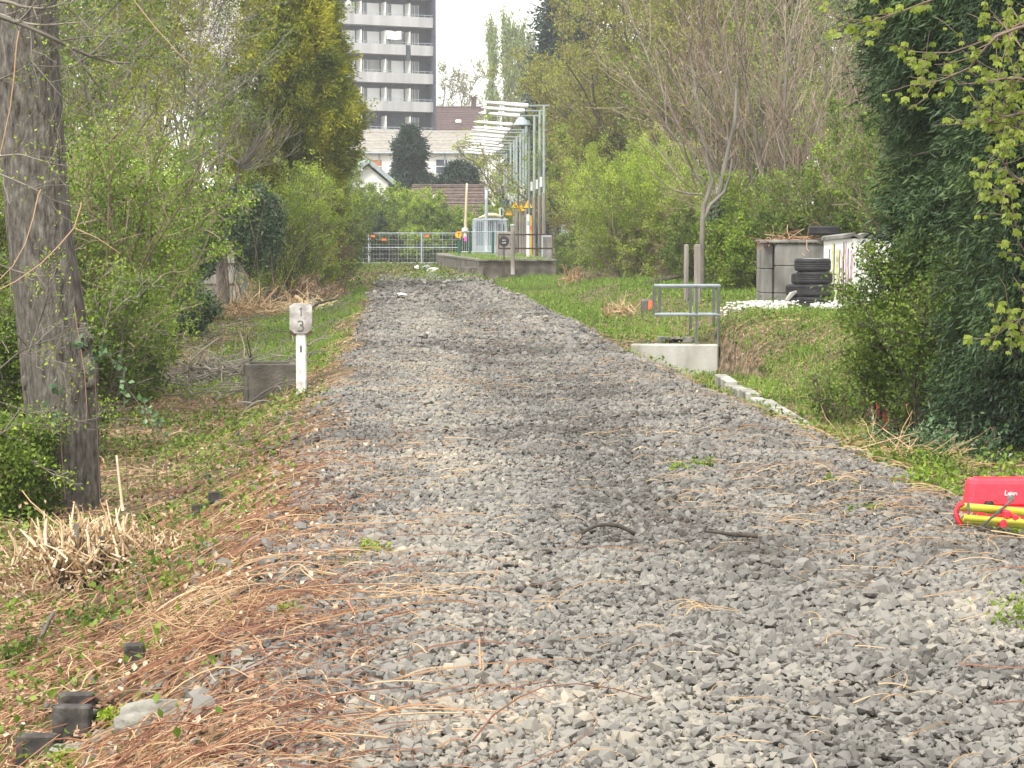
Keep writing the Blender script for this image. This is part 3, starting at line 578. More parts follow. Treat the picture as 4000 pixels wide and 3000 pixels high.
# small gabled building, gable end towards the camera
c = W(1438, 900, 125); T = thing('gabled_outbuilding', (c[0], c[1], 0), 'small white gabled building with blue grey roof edge beside left hedge', 'house', rz=.12, local=True)
m = MB(); hw = 1.25; V = [[-hw, 0, -.3], [hw, 0, -.3], [hw, 0, 4.85], [0, 0, 5.85], [-hw, 0, 4.85]]; V += [[v[0], 5, v[2]] for v in V]
m.add(V, q=[[0, 1, 2, 4], [5, 6, 7, 9], [1, 2, 7, 6], [0, 4, 9, 5]], t=[[2, 3, 4], [7, 8, 9]]); m.build('wall', M['plaster'], T)
m = MB()
for s_ in (-1, 1):
    a = np.array([0, 0, 6.02]); e = np.array([s_*(hw+.3), 0, 4.72]); n_ = np.array([s_*.3, 0, .35])*.55
    V = [a+[0, -.35, 0], e+[0, -.35, 0], e+[0, 5.3, 0], a+[0, 5.3, 0]]; V = V+[v+n_ for v in V]
    m.add(V, [[0, 1, 2, 3], [4, 5, 6, 7], [0, 1, 5, 4], [1, 2, 6, 5], [2, 3, 7, 6], [3, 0, 4, 7]])
m.build('roof', M['zinc'], T)
c = W(1745, 900, 119); house('brown_roofed_shed', 'low shed with brown tiled roof behind the site fence', c, -.05, 3.6, 6.5, 2.3, 4.5, 'concrete', 'tilebrown', cat='shed')
t = thing('roof_vent_hood', W(1706, 772, 119.5), 'small white hood on the brown shed roof', 'vent hood', local=True)
m = MB(); m.lathe([[0, .2], [.18, .16], [.26, .02], [.22, -.08], [.1, -.1]], (0, 0, 0), n=14); m.build('hood', M['glowwhite'], t, smooth=True)
m = MB(); m.tubes(np.array([[0, 0, -.5], [0, 0, 0]]), .08, 8); m.build('pipe', M['zinc'], t)

# ------------------------------------------------------------------ platform and what stands on it
def vrt(px, py0, py1, d): a = W(px, py0, d); b_ = W(px, py1, d); return np.array([[a[0], a[1], a[2]], [a[0], a[1], b_[2]]])
PT = .6
A = W(1868, 1020, 82.5); B = W(2172, 1018, 83.5); Dd = W(1714, 1000, 104)
top = [(A[0], A[1]), (B[0], B[1]), (B[0]+.4, 118), (B[0]+.4, 150), (2.7, 150), (Dd[0], Dd[1]), ((A[0]*.3+Dd[0]*.7)+.1, 96)]
m = MB(); n = len(top); V = [[x, y, PT] for x, y in top]+[[x, y, -.25] for x, y in top]
m.add(V, q=[[i, (i+1) % n, n+(i+1) % n, n+i] for i in range(n)], t=[[0, i, i+1] for i in range(1, n-1)])
plat = tag(m.build('platform_wall', M['concdark']), 'dark weathered concrete end of the old station platform', 'platform')
m = MB(); V = []
for i in range(n):
    x, y = top[i]; V.append([x, y, PT+.006])
ctr = np.mean(top, 0); V2 = [[x+(x-ctr[0])*.008, y+(y-ctr[1])*.002-.05, z] for x, y, z in V]
m.add(V2+[[a[0], a[1], PT+.07] for a in V2], q=[[i, (i+1) % n, n+(i+1) % n, n+i] for i in range(n)], t=[[n, n+i, n+i+1] for i in range(1, n-1)]+[[0, i, i+1] for i in range(1, n-1)])
m.build('edge_slab', mat('mossy_slab', [(.08, .08, .05), (.2, .19, .15), (.3, .29, .26)], nscale=3, bump=.5), plat)
m = MB(); a = W(1822, 1085, 80.5); b_ = W(1868, 1085, 81.5); m.box(((a[0]+b_[0])/2, 83.0, .05), (.75, 2.0, .62), rz=.1); m.build('lower_block', M['concdark'], plat)
def pgrass(n, name, label):
    rg = np.random.default_rng(8); x = rg.uniform(2.9, 6.3, n); y = rg.uniform(82, 112, n); k = (noise(P3(x, y), .5) > .0)&(x > 3.6-(y-82)*.05); x = x[k]; y = y[k]; n = len(x)
    sd = rg.normal(size=(n, 3)); sd[:, 2] = 0; sd /= np.linalg.norm(sd, axis=1)[:, None]; d = rg.normal(size=(n, 3))*.3; d[:, 2] = 1; Bp = np.stack([x, y, 0*x+PT+.07], 1)
    V = np.stack([Bp-sd*.014, Bp+sd*.014, Bp+d*.13*rg.uniform(.4, 1.3, (n, 1))], 1); m = MB(); m.add(V, t=np.arange(n*3).reshape(n, 3), a=np.repeat(rg.uniform(.2, 1, n), 3)); tag(m.build(name, M['grass']), label, 'grass', kind='stuff')
pgrass(6000, 'platform_grass', 'grass and moss growing on the platform top')
# fourteen wing lamps on masts
wings = [((1886, 398), (2064, 414)), ((1878, 420), (2050, 434)), ((1868, 440), (2031, 453)), ((1848, 475), (2002, 488)), ((1845, 496), (1993, 508)), ((1841, 506), (1983, 519)), ((1832, 524), (1970, 536)),
         ((1829, 538), (1962, 550)), ((1820, 549), (1950, 561)), ((1840, 560), (1967, 572)), ((1833, 574), (1957, 585)), ((1820, 583), (1938, 595)), ((1814, 593), (1930, 606))]
ordn = ['nearest', 'second nearest', 'third nearest', 'fourth', 'fifth', 'sixth', 'seventh', 'eighth', 'ninth', 'tenth', 'eleventh', 'twelfth', 'farthest']
for k, (l, r_) in enumerate(wings):
    d = 8000/(((1886-2064)**2)**.5/1.98)*178/(r_[0]-l[0]) if False else 89*178/(r_[0]-l[0]); d = 89+k*4.05
    a = W(*l, d); b_ = W(*r_, d); s_ = 8000/d; pole = W(r_[0]+.68*s_, r_[1], d)
    T = thing('wing_lamp_mast', (pole[0], pole[1], PT+.07), f'grey platform mast with the {ordn[k]} white wing lamp'+(', blade broken' if k == 2 else ''), 'lamp mast', 'wing lamps in a row along the platform')
    m = MB(); m.tubes(np.array([[pole[0], pole[1], PT+.07], [pole[0], pole[1], pole[2]+.02]]), .06, 10, cap=True); m.build('mast', M['polegreen'], T, smooth=True)
    m = MB(); m.tubes(np.array([[pole[0], pole[1], PT+.07], [pole[0], pole[1], 3.45]]), .085, 8, cap=True); m.build('mast_sleeve', M['wood'], T)
    m = MB(); m.tubes(np.array([b_-[.06, 0, 0], [pole[0]+.25, pole[1], pole[2]]]), .05, 6, cap=True); m.build('arm', M['polegreen'], T)
    segs = [(0, 1)] if k != 2 else [(0, .19), (.24, 1)]
    for t0_, t1_ in segs:
        tt = np.linspace(t0_, t1_, 9)[:, None]; P = a*(1-tt)+b_*tt; rr = (.05+.06*tt[:, 0]**.7)*(np.clip((tt[:, 0]-t0_)*12, .25, 1))
        m = MB(); m.tubes(P[None], rr[None], 12, cap=True); m.build('lamp_wing', M['glowwhite'], T, smooth=True)
    if k not in (5, 11):
        zt = 3.95; m = MB(); m.box((pole[0]-.13, pole[1]-.02, zt), (.10, .06, .42)); m.build('number_plate', M['whitep'], T)
for k, (px, py, d, sz) in enumerate([(2013, 800, 101, 31), (2036, 811, 105, 31), (2063, 797, 93, 35), (1987, 828, 106, 31)]):
    c = W(px, py, d); s_ = 8000/d; h = sz/s_*1.12; T = thing('warning_sign', c, ['yellow triangular warning sign second from the left on the masts', 'yellow triangular warning sign third from the left, partly overlapped', 'large yellow triangular warning sign rightmost on the masts', 'yellow triangular warning sign lowest and leftmost on the masts'][k], 'warning sign', 'yellow triangle signs on the masts', local=True)
    def tri(e, y, th): 
        m = MB(); V = [[-h*.55*e, y, -h*.45*e], [h*.55*e, y, -h*.45*e], [0, y, h*.52*e]]; V += [[v[0], v[1]+th, v[2]] for v in V]; return m.add(V, t=[[0, 1, 2], [3, 5, 4]], q=[[0, 1, 4, 3], [1, 2, 5, 4], [2, 0, 3, 5]])
    p = tri(1, 0, .02).build('border', M['ink'], T); tri(.84, -.012, .015).build('face', M['signyel'], T)
    m = MB(); stroke(m, [(-.05, -.018, -.05), (-.01, -.018, .02), (.02, -.018, -.03), (.06, -.018, .01)], .025); m.build('symbol', M['orange'], T)
    m = MB(); m.tubes(np.array([[0, .06, -h*.45], [0, .06, h*.3]]), .03, 6); m.build('bracket', M['galv'], T)
# two hat lamps
for k, (px, py, d, w_, lb) in enumerate([(2036, 484, 92, 70, 'pale hat shaped platform lamp beside the wing lamps, nearer one'), (1965, 642, 128, 43, 'smaller pale hat shaped platform lamp farther down the platform')]):
    c = W(px, py, d); r0 = w_/2/(8000/d); T = thing('platform_lamp', (c[0]+(.36 if k == 0 else -.28), c[1], PT+.07), lb, 'street lamp', 'hat shaped platform lamps')
    m = MB(); m.lathe([[.02, .32], [.12, .30], [.2, .2], [r0*.8, .02], [r0, -.06], [r0*.96, -.08], [.15, -.02], [0, 0]], c, n=20); m.build('lamp_shade', M['zinc'], T, smooth=True)
    xx = T.location[0]; m = MB(); m.tubes(np.array([[xx, c[1], PT], [xx, c[1], c[2]+.1]]), .05, 8); m.tubes(np.array([[xx, c[1], c[2]+.1], [c[0], c[1], c[2]+.2]]), .035, 6); m.build('pole', M['polegreen'], T)
# railing round the platform end
def rail(name, pts_top, zs, posts, rad, mt, label, cat='railing', zb=None):
    T = thing(name, (*posts[0][:2], zb), label, cat)
    for z in zs: m = MB(); m.tubes(np.array([[x, y, z] for x, y in pts_top])[None] if len(pts_top) > 1 else 0, rad, 8, cap=True); m.build('rail', M[mt], T, smooth=True)
    for x, y, z0, z1 in posts: m = MB(); m.tubes(np.array([[x, y, z0], [x, y, z1]]), rad*1.1, 8, cap=True); m.build('post', M[mt], T, smooth=True)
    return T
a = W(1948, 917, 84.5); b_ = W(2158, 911, 84.8); T = rail('platform_railing', [(a[0], a[1]), (b_[0], b_[1])], (1.67, 1.1), [(a[0], a[1], 1.1, 1.67), (W(2003, 900, 84.6)[0], 84.4, PT, 1.67), (b_[0], b_[1], PT, 1.67)], .035, 'rustm', 'rust and white tube railing on the platform end', zb=PT)
a = W(1880, 0, 85); 
def panel(name, label, px0, px1, py0, py1, d, mt, cat, dep=.25, parts=()):
    a = W(px0, py0, d); b_ = W(px1, py1, d); T = thing(name, ((a[0]+b_[0])/2, a[1], b_[2]), label, cat, local=True); w_ = abs(b_[0]-a[0]); h = a[2]-b_[2]
    m = MB(); m.bbox((0, 0, h/2), (w_, dep, h), .02); m.build('body', M[mt], T)
    for nm, x, z, ww, hh, mm in parts: g = MB(); g.box((x*w_, -dep/2-.008, z*h), (ww*w_, .015, hh*h)); g.build(nm, M[mm], T)
    return T
panel('grey_cabinet', 'light grey cabinet behind the dark signal disc on the platform', 1940, 2006, 905, 1004, 88, 'concpale', 'cabinet', .5, [('door', 0, .5, .85, .85, 'concrete'), ('handle', .3, .5, .05, .12, 'ink')])
panel('grey_box', 'grey panelled box at the right end of the platform railing', 2116, 2156, 918, 1014, 85.6, 'galv', 'cabinet', .4, [('door', 0, .5, .8, .86, 'concrete')])
panel('white_pillar', 'white timetable pillar between the masts', 2057, 2069, 838, 1004, 92, 'plaster', 'pillar', .12, [('plate', 0, .8, .8, .1, 'zinc')])
panel('yellow_pillar', 'yellow ticket pillar between the masts', 2069, 2077, 842, 1000, 94, 'signyel', 'pillar', .12, [('plate', 0, .7, .8, .1, 'orange')])
panel('noise_wall', 'pale grey wall behind the blossom shrub right of the platform', 2160, 2290, 878, 988, 112, 'zinc', 'wall', .25, [('post', -.47, .5, .04, 1.04, 'whitep'), ('post', .02, .5, .03, 1.02, 'galv')])
panel('waiting_shelter', 'glazed grey waiting shelter behind the gate', 1850, 1975, 852, 985, 112, 'zinc', 'shelter', 1.5, [('window', -.3, .55, .3, .7, 'glass'), ('window', .05, .55, .3, .7, 'glass'), ('window', .34, .62, .22, .4, 'brownpanel')])
m = MB(); c0 = W(1870, 852, 111); c1 = W(1962, 850, 111); m.tubes(np.stack([c0+[0, 0, 0], c0*.6+c1*.4+[0, 0, .16], c0*.3+c1*.7+[0, 0, .15], c1])[None], np.array([[.06, .12, .12, .07]]), 8, cap=True)
tag(m.build('rolled_tarpaulin', M['palewood'], smooth=True), 'tan rolled tarpaulin on top of the grey shelter', 'tarpaulin')
# gate panels of green steel left of the cabinet
T = thing('steel_gate', W(1795, 985, 100), 'green and grey wire mesh gate at the platform side', 'gate')
for px in (1796, 1834, 1925): P = vrt(px, 905 if px > 1800 else 935, 990, 100); m = MB(); m.tubes(P, .07, 4, cap=True); m.build('post', M['green'], T)
m = MB(); a = W(1800, 988, 100); b_ = W(1985, 988, 100)
for z in (W(1900, 906, 100)[2], W(1900, 984, 100)[2]): m.tubes(np.array([[a[0], a[1], z], [b_[0], b_[1], z]]), .025, 6)
z0, z1 = W(1900, 984, 100)[2], W(1900, 906, 100)[2]
for k in range(26): xx = a[0]+(b_[0]-a[0])*k/25; m.tubes(np.array([[xx, a[1]+(b_[1]-a[1])*k/25, z0], [xx, a[1]+(b_[1]-a[1])*k/25, z1]]), .009, 4)
m.build('mesh_panel', M['galv'], T)
m = MB(); 
for px0, px1, py0, py1 in ((1848, 1985, 858, 995),):
    a = W(px0, py0, 104); b_ = W(px1, py1, 104)
    for z in (a[2], b_[2]): m.tubes(np.array([[a[0], a[1], z], [b_[0], b_[1], z]]), .03, 6)
    for k in range(20): xx = a[0]+(b_[0]-a[0])*k/19; m.tubes(np.array([[xx, a[1], b_[2]], [xx, a[1], a[2]]]), .012 if k % 6 else .035, 4)
tag(m.build('mesh_fence', M['galv']), 'tall grey mesh fence before the waiting shelter', 'fence')
# round signs
def disc(px, py, d, r, nm, lb, mt, rim, cat, post, pm, marks):
    c = W(px, py, d); T = thing(nm, (c[0], c[1], post), lb, cat); m = MB(); m.lathe([[0, -.02], [r, -.02], [r, .02], [0, .02]], c, axis='y', n=28); m.build('rim', M[rim], T)
    m = MB(); m.lathe([[0, -.012], [r*.82, -.012], [r*.82, .012]], c-[0, .022, 0], axis='y', n=28); m.build('disc', M[mt], T)
    m = MB(); m.tubes(np.array([[c[0], c[1]+.045, post], [c[0], c[1]+.045, c[2]]]), .03, 8); m.build('post', M[pm], T)
    if marks: m = MB(); [stroke(m, [(c[0]+x, c[1]-.038, c[2]+z) for x, z in s_], wd_) for s_, wd_ in marks[0]]; m.build('marking', M[marks[1]], T)
disc(1791, 917, 98, .17, 'speed_sign', 'round yellow sign with orange rim and number seven', 'signyel', 'orange', 'sign', PT, 'green', ([([(-.05, .07), (.05, .08), (.02, 0), (.0, -.08)], .03)], 'ink'))
disc(1969, 943, 82, .21, 'signal_disc', 'round dark signal disc with small white marks on thin rusty post', 'ink', 'ink', 'sign', -.05, 'rustm', ([([(-.06, .05), (-.04, .05)], .03), ([(-.01, .05), (.01, .06)], .03), ([(.04, .045), (.06, .05)], .02), ([(-.07, -.06), (-.04, -.06)], .03), ([(0, -.03), (0, -.08)], .025), ([(.04, -.04), (.07, -.05), (.05, -.08), (.04, -.05)], .018)], 'whitep'))
def pole(name, label, px, py0, py1, d, rad, mt, cat='pole', px1=None, r1=None, cap_=None, more=None):
    a = W(px, py1, d); b_ = W(px1 or px, py0, d); T = thing(name, a, label, cat); m = MB(); tt = np.linspace(0, 1, 6)[:, None]
    m.tubes((a*(1-tt)+b_*tt)[None], np.linspace(rad, r1 or rad, 6)[None], 10, cap=True); m.build('shaft', M[mt], T, smooth=True)
    m = MB(); m.lathe([[0, .03], [(r1 or rad)*1.25, 0], [(r1 or rad)*1.2, -.05]], b_, n=10) if cap_ is None else m.lathe([[0, .1], [rad*1.8, .08], [rad*1.9, -.08], [rad, -.1]], cap_, n=10); m.build('collar' if cap_ is not None else 'cap', M['whitep' if cap_ is not None else 'galv'], T)
    if more: more(T)
    return T
pole('grey_post', 'plain grey wooden post before the platform wall', 2003, 878, 1072, 81, .085, 'wood', 'post')
pole('wooden_pole', 'leaning pale tapered wooden pole with white collar near the gate', 1817, 716, 930, 99, .085, 'palewood', 'pole', px1=1824, r1=.05, cap_=W(1817, 897, 99), more=lambda T: (lambda m: m.build('label_plate', mat('pink_sticker', [(.7, .12, .45), (.8, .2, .55)]), T))(MB().box(W(1818, 932, 98.8), (.13, .03, .24))))
pole('grey_pole', 'slim grey steel pole behind the gate', 1900, 735, 985, 108, .09, 'galv')
T = pole('speaker_pole', 'thin pole carrying a horn loudspeaker and a round mirror', 1962, 735, 1000, 106, .05, 'polegreen')
c = W(1955, 756, 105.6); m = MB(); m.lathe([[.05, -.35], [.12, -.2], [.27, .15], [.29, .17], [.27, .19], [.1, 0]], c, axis='x', n=16); m.build('horn', M['blackp'], T, smooth=True)
c = W(1963, 732, 105.7); m = MB(); m.lathe([[.0, -.06], [.1, -.03], [.11, 0], [.0, .02]], c, axis='y', n=14); m.build('mirror', M['ink'], T); m = MB(); m.lathe([[.11, -.03], [.15, -.03], [.15, .03], [.11, .03]], c, axis='y', n=14); m.build('rim', M['whitep'], T)
m = MB(); m.box(W(1958, 828, 105.8), (.22, .08, .45)); f = m.build('sign_plate', M['whitep'], T); m = MB(); m.box(W(1959, 828, 105.7), (.07, .03, .34)); m.build('marking', M['ink'], f)
# site fence panels
PX = [(1372, 1440), (1442, 1646), (1648, 1798)]
lb = ['grey wire site fence panel at the left, partly in the bushes', 'grey wire site fence panel in the middle with two orange tags', 'grey wire site fence panel at the right beside the platform']
for k, (p0, p1) in enumerate(PX):
    d = 114; a = W(p0, 1030, d); b_ = W(p1, 1030, d); zt = W(p0, 909, d)[2]; T = thing('site_fence_panel', ((a[0]+b_[0])/2, a[1], 0), lb[k], 'fence', 'wire site fence panels across the track')
    for e in (a, b_): m = MB(); m.tubes(np.array([[e[0], e[1], a[2]], [e[0], e[1], zt]]), .03, 6); m.build('post', M['galv'], T)
    z0, z1 = a[2]+.05, zt-.02; m = MB()
    for z in (z0, z0+.85, z1): m.tubes(np.array([[a[0], a[1], z], [b_[0], b_[1], z]]), .024, 5)
    nn = max(3, int((b_[0]-a[0])/.17))
    for i in range(nn): xx = a[0]+(b_[0]-a[0])*(i+.5)/nn; yy = a[1]+(b_[1]-a[1])*(i+.5)/nn; m.tubes(np.array([[xx, yy, z0], [xx, yy, z1]]), .0055 if i % 3 else .013, 3)
    for z in np.linspace(z0+.22, z1-.1, 6): m.tubes(np.array([[a[0], a[1], z], [b_[0], b_[1], z]]), .004, 3)
    m.build('mesh', M['galv'], T)
    for e in (a, b_): m = MB(); m.bbox((e[0], e[1], .07), (.65, .22, .14), .03); m.build('foot', M['concrete'], T)
for k, (px, py, l) in enumerate([(1457, 923, 'small orange tag on the site fence, leftmost'), (1500, 936, 'small orange tag hanging lower on the site fence'), (1668, 921, 'small orange tag on the site fence near its right end')]):
    m = MB(); m.bbox(W(px, py, 113.8), (.26, .03, .11), .01); tag(m.build('orange_tag', M['orange']), l, 'tag', 'orange tags on the site fence')
T = thing('wire_fence', W(1600, 1000, 122), 'second wire fence behind the site fence with many thin posts', 'fence'); d = 121
for i, px in enumerate(range(1380, 1800, 38)):
    a = W(px, 1000, d); b_ = W(px+3*math.sin(i*2.2), 897-5*math.sin(i*.7), d); m = MB(); m.tubes(np.array([a, b_]), .028, 5); m.build('post', M['galv'], T)
m = MB()
for py in (896, 950, 972): P = np.array([W(px, py-5*math.sin((px-1380)/38*.7)*(py < 960), d) for px in range(1380, 1800, 19)]); m.tubes(P, .02, 4)
m.build('wire', M['galv'], T)
m = MB(); m.box((W(1560, 1000, 123)), (6.6, .3, .35)); tag(m.build('rubble_bank', M['concrete']), 'low pale kerb behind the site fence', 'kerb')
panel('trackside_signal', 'small green and white trackside post at left edge of fence', 1367, 1382, 940, 1045, 108, 'concpale', 'signal post', .2, [('lens', .1, .75, .8, .3, 'green'), ('stripe', -.3, .4, .2, .7, 'green')])
pole('warning_flag_post', 'short post with orange and white tip left of the fence', 1372, 895, 960, 109, .05, 'whitep', 'post', r1=.02)
# rubbish near the end of the ballast
rb = np.random.default_rng(6)
for k, (px, py, w_, h_, l) in enumerate([(1628, 1055, 20, 12, 'white crumpled bag on the weeds nearest the fence'), (1690, 1063, 26, 12, 'white plastic bag with orange corner by the platform'), (1668, 1052, 22, 14, 'pale blue plastic scrap at the end of the ballast'), (1568, 1168, 32, 9, 'flat white plastic sheet lying alone on the weeds'), (1490, 1105, 12, 7, 'small white scrap left among the weeds'),
                       (1732, 1118, 18, 9, 'pale stone lump in the rubble heap, left one'), (1750, 1109, 22, 9, 'wide pale concrete lump in the rubble heap'), (1795, 1110, 20, 11, 'pale concrete lump at the right of the rubble heap'), (1657, 1117, 12, 8, 'small pale lump between ballast and rubble')]):
    c = G(px, py+4); s_ = 8000/np.hypot(*c[:2]); x_ = ico+rb.normal(size=(12, 3))*.25; x_ = x_*np.array([w_/s_*.7, .2, h_/s_*.8])
    m = MB(); m.add(x_+c+[0, 0, .14], t=icf); tag(m.build('plastic_scrap' if k < 5 else 'rubble_lump', M['glowwhite' if k in (0, 1, 3, 4) else ('zinc' if k == 2 else 'concpale')]), l, 'litter' if k < 5 else 'rubble')

# ------------------------------------------------------------------ left side objects
c = G(1178, 1540); s_ = 1/293.; T = thing('milestone', (c[0], c[1]-.0, c[2]), 'white concrete track milestone with numbers 1 and 3', 'milestone', rz=-.03, local=True)
hw, sw = .145, .066
m = MB(); m.bbox((0, 0, .36), (sw*2, .11, .88), .012); m.build('post', mat('flaking_white_paint', [(.45, .43, .4), (.72, .71, .69), (.8, .8, .78)], nscale=9, bump=.3), T)
prof = [(-hw, .86), (-hw, 1.155), (-hw+.05, 1.19), (hw-.05, 1.19), (hw, 1.155), (hw, .86), (sw+.01, .80), (-sw-.01, .80)]
m = MB(); V = [[x, -.075, z] for x, z in prof]+[[x, .075, z] for x, z in prof]; n = 8
m.add(V, q=[[i, (i+1) % n, n+(i+1) % n, n+i] for i in range(n)]+[[0, 1, 2, 3], [0, 3, 4, 5], [0, 5, 6, 7], [8, 9, 10, 11], [8, 11, 12, 13], [8, 13, 14, 15]]); m.build('head', mat('stained_white_head', [(.2, .19, .16), (.36, .34, .31), (.68, .67, .64)], nscale=5, bump=.4), T)
m = MB(); m.box((-.108, .0, .80), (.075, .14, .04), tilt=Matrix.Rotation(.5, 4, 'Y')); m.box((.108, .0, .80), (.075, .14, .04), tilt=Matrix.Rotation(-.5, 4, 'Y')); m.build('underside', M['rustm'], T)
m = MB(); stroke(m, [(-.035, -.077, .955), (-.01, -.077, .965), (.02, -.077, .96), (.03, -.077, .94), (.022, -.077, .918), (-.005, -.077, .91), (.022, -.077, .90), (.036, -.077, .875), (.028, -.077, .845), (0, -.077, .83), (-.035, -.077, .838)], .015)
stroke(m, [(-.008, -.077, 1.115), (.008, -.077, 1.135), (.008, -.077, 1.03)], .014); m.build('number', M['inkgray'], T)
m = MB(); m.bbox((.0, -.057, .60), (.028, .01, .085), .004); m.build('slot_mark', M['inkgray'], T)
T.scale = (.9, .9, .9)
c = G(1052, 1560); T = thing('concrete_chamber', (c[0], c[1]+.25, c[2]), 'mossy grey concrete chamber half sunk behind the milestone', 'chamber', rz=.12, local=True)
m = MB(); hh = .36
for cc, dd in (((0, -.28, .1), (.62, .07, hh+.3)), ((0, .28, .1), (.62, .07, hh+.3)), ((-.275, 0, .098), (.07, .49, hh+.29)), ((.275, 0, .098), (.07, .49, hh+.29))): m.bbox(cc, dd, .012)
m.build('walls', M['concdark'], T); m = MB(); m.box((0, 0, .02), (.48, .48, .05)); m.build('floor', M['ink'], T)
m = MB(); m.tubes(np.array([[-.31, -.3, -.2], [-.31, -.3, .29]]), .035, 8, cap=True); m.build('corner_post', M['concdark'], T)
# ivy-grown concrete pillar and boards
c = W(868, 1140, 60); T = thing('concrete_hut_wall', (c[0], c[1], Hs(c[0], c[1])), 'ivy covered pale concrete board wall at the foot of the pollarded tree', 'wall', rz=.1, local=True)
m = MB(); 
for i in range(8): m.box((-.62+i*.135, 0, .85), (.125, .08, 1.9 if i > 4 else 1.3+i*.06))
m.build('boards', M['concpale'], T); m = MB(); m.box((.58, .06, .95), (.32, .25, 2.1)); m.build('pillar', M['concrete'], T)
m = MB(); m.box((-.1, -.055, .55), (1.3, .03, .03)); m.box((.15, -.055, 1.15), (1.1, .03, .03)); m.build('batten', M['barkdark'], T)
# black stakes, rocks
for k, (px, py, w_, h_, l) in enumerate([(278, 2925, .145, .11, 'square black block near the lower left corner'), (297, 2840, .14, .08, 'black block directly behind the square one'), (525, 2640, .085, .08, 'black block alone between canes left of the ballast'), (140, 3010, .15, .08, 'black block cut by the bottom edge'),
                        (780, 2030, .11, .05, 'flat black block before the brush stump'), (845, 1985, .11, .06, 'flat black block farthest from the camera')]):
    c = G(px, py); T = thing('black_block', (c[0], c[1], c[2]), l, 'block', 'black blocks beside the ballast', rz=.1*(k % 3-1), local=True)
    m = MB(); m.bbox((0, .03, h_/2+.0), (w_, .06, h_+.1), .006); m.build('plate', M['blackp'], T); m = MB(); m.bbox((.01, .10, h_/2-.01), (w_*.85, .07, h_*.9+.05), .006); m.build('backing', M['ink'], T)
def rock(px, py, dims, label, sd, mt='stonebig', name='rock'):
    r_ = np.random.default_rng(sd); c = G(px, py); u, v = np.meshgrid(np.linspace(0, 2*np.pi, 22), np.linspace(0, np.pi, 12)); P = np.stack([np.cos(u)*np.sin(v), np.sin(u)*np.sin(v), np.cos(v)], -1).reshape(-1, 3)
    k = 1+.16*noise(P+sd, 1.3)+.06*noise(P+sd, 4); P = np.sign(P)*np.abs(P)**.75*k[:, None]*np.array(dims)/2; i_ = np.arange(22*12).reshape(12, 22)
    m = MB(); m.add(P+c, np.stack([i_[:-1, :-1], i_[:-1, 1:], i_[1:, 1:], i_[1:, :-1]], -1).reshape(-1, 4)); tag(m.build(name, M[mt]), label, 'rock')
M['stonebig'] = mat('field_rock', [(.10, .10, .09), (.2, .19, .16), (.3, .29, .25)], nscale=9, bump=.7, bscale=40)
rock(640, 2830, (.36, .3, .17), 'large flat grey rock among the canes at lower left', 2)
rock(280, 2975, (.17, .15, .13), 'grey rock in front of the square black block', 5)
rock(850, 2140, (.16, .14, .1), 'grey rock right of the brush stump', 8)
rock(1135, 2085, (.07, .06, .045), 'small tan pebble at the left ballast edge', 9)

# ------------------------------------------------------------------ right side objects
ed = [(29.2, 27.8, 'farthest white kerb stone from the camera'), (27.4, 26.6, 'short kerb stone second from the far end'), (26.45, 25.6, 'short kerb stone in the middle of the row'), (25.35, 24.75, 'smallest kerb stone before the long one'), (24.65, 21.3, 'long pale kerb stone nearest the camera')]
for k, (y1, y0, l) in enumerate(ed):
    xx = lambda y: 4.36+(y-21.5)*.042; ym = (y0+y1)/2; zt = -.40-.03*(k % 2); m = MB(); m.bbox((xx(ym), ym, zt-.16), (.17, y1-y0, .36), .012, rz=-.042+.02*((k % 2)-.5))
    tag(m.build('kerb_stone', M['concpale']), l, 'kerb stone', 'kerb stones right of the ballast')
c0 = W(2470, 1352, 34.1); c1 = W(2812, 1352, 33.9); zt = W(2700, 1350, 34)[2]
m = MB(); xm = (c0[0]+c1[0])/2; ym = (c0[1]+c1[1])/2; rzz = math.atan2(c1[1]-c0[1], c1[0]-c0[0]); wl = np.hypot(c1[0]-c0[0], c1[1]-c0[1])
m.bbox((xm, ym+.13, zt-.35), (wl, .28, .74), .02, rz=rzz); hw_ = tag(m.build('culvert_headwall', M['concpale']), 'pale concrete culvert headwall under the steel railing', 'wall')
c = W(2640, 1340, 34.6); T = thing('drain_frame', c, 'small concrete frame with dark opening on top of the headwall', 'drain', local=True)
m = MB(); m.box((0, 0, .09), (.62, .3, .03)); m.box((-.27, 0, .02), (.08, .3, .11)); m.box((.2, 0, .02), (.2, .3, .11)); m.build('frame', M['concrete'], T); m = MB(); m.box((-.05, .05, .02), (.34, .12, .09)); m.build('opening', M['ink'], T)
def fr(px, py, d): return W(px, py, d)
T = thing('guard_railing', (c1[0], c1[1], zt), 'galvanised steel guard railing on the concrete headwall', 'railing')
def tb(pts, r_=.02, nm='rail'): m = MB(); m.tubes(np.array(pts), r_, 10, cap=True); m.build(nm, M['galv'], T, smooth=True)
d0, d1 = 34.0, 35.0
tb([fr(2555, 1116, d0), fr(2811, 1116, d0)], .028); tb([fr(2555, 1229, d0), fr(2811, 1229, d0)], .026)
tb([fr(2577, 1121, d1), fr(2790, 1121, d1)], .022); tb([fr(2577, 1226, d1), fr(2790, 1226, d1)], .022)
for y_ in (1116, 1229): tb([fr(2555, y_, d0), fr(2577, y_+(5 if y_ < 1200 else -3), d1)], .022); tb([fr(2811, y_, d0), fr(2790, y_+(5 if y_ < 1200 else -3), d1)], .022)
for px, d, ya, yb in ((2555, d0, 1116, 1229), (2577, d1, 1121, 1226), (2697, d1, 1121, 1340), (2721, d0, 1116, 1356), (2788, d1, 1121, 1330), (2807, d0, 1116, 1356)): tb([fr(px, ya, d), fr(px, yb, d)], .024, 'post')
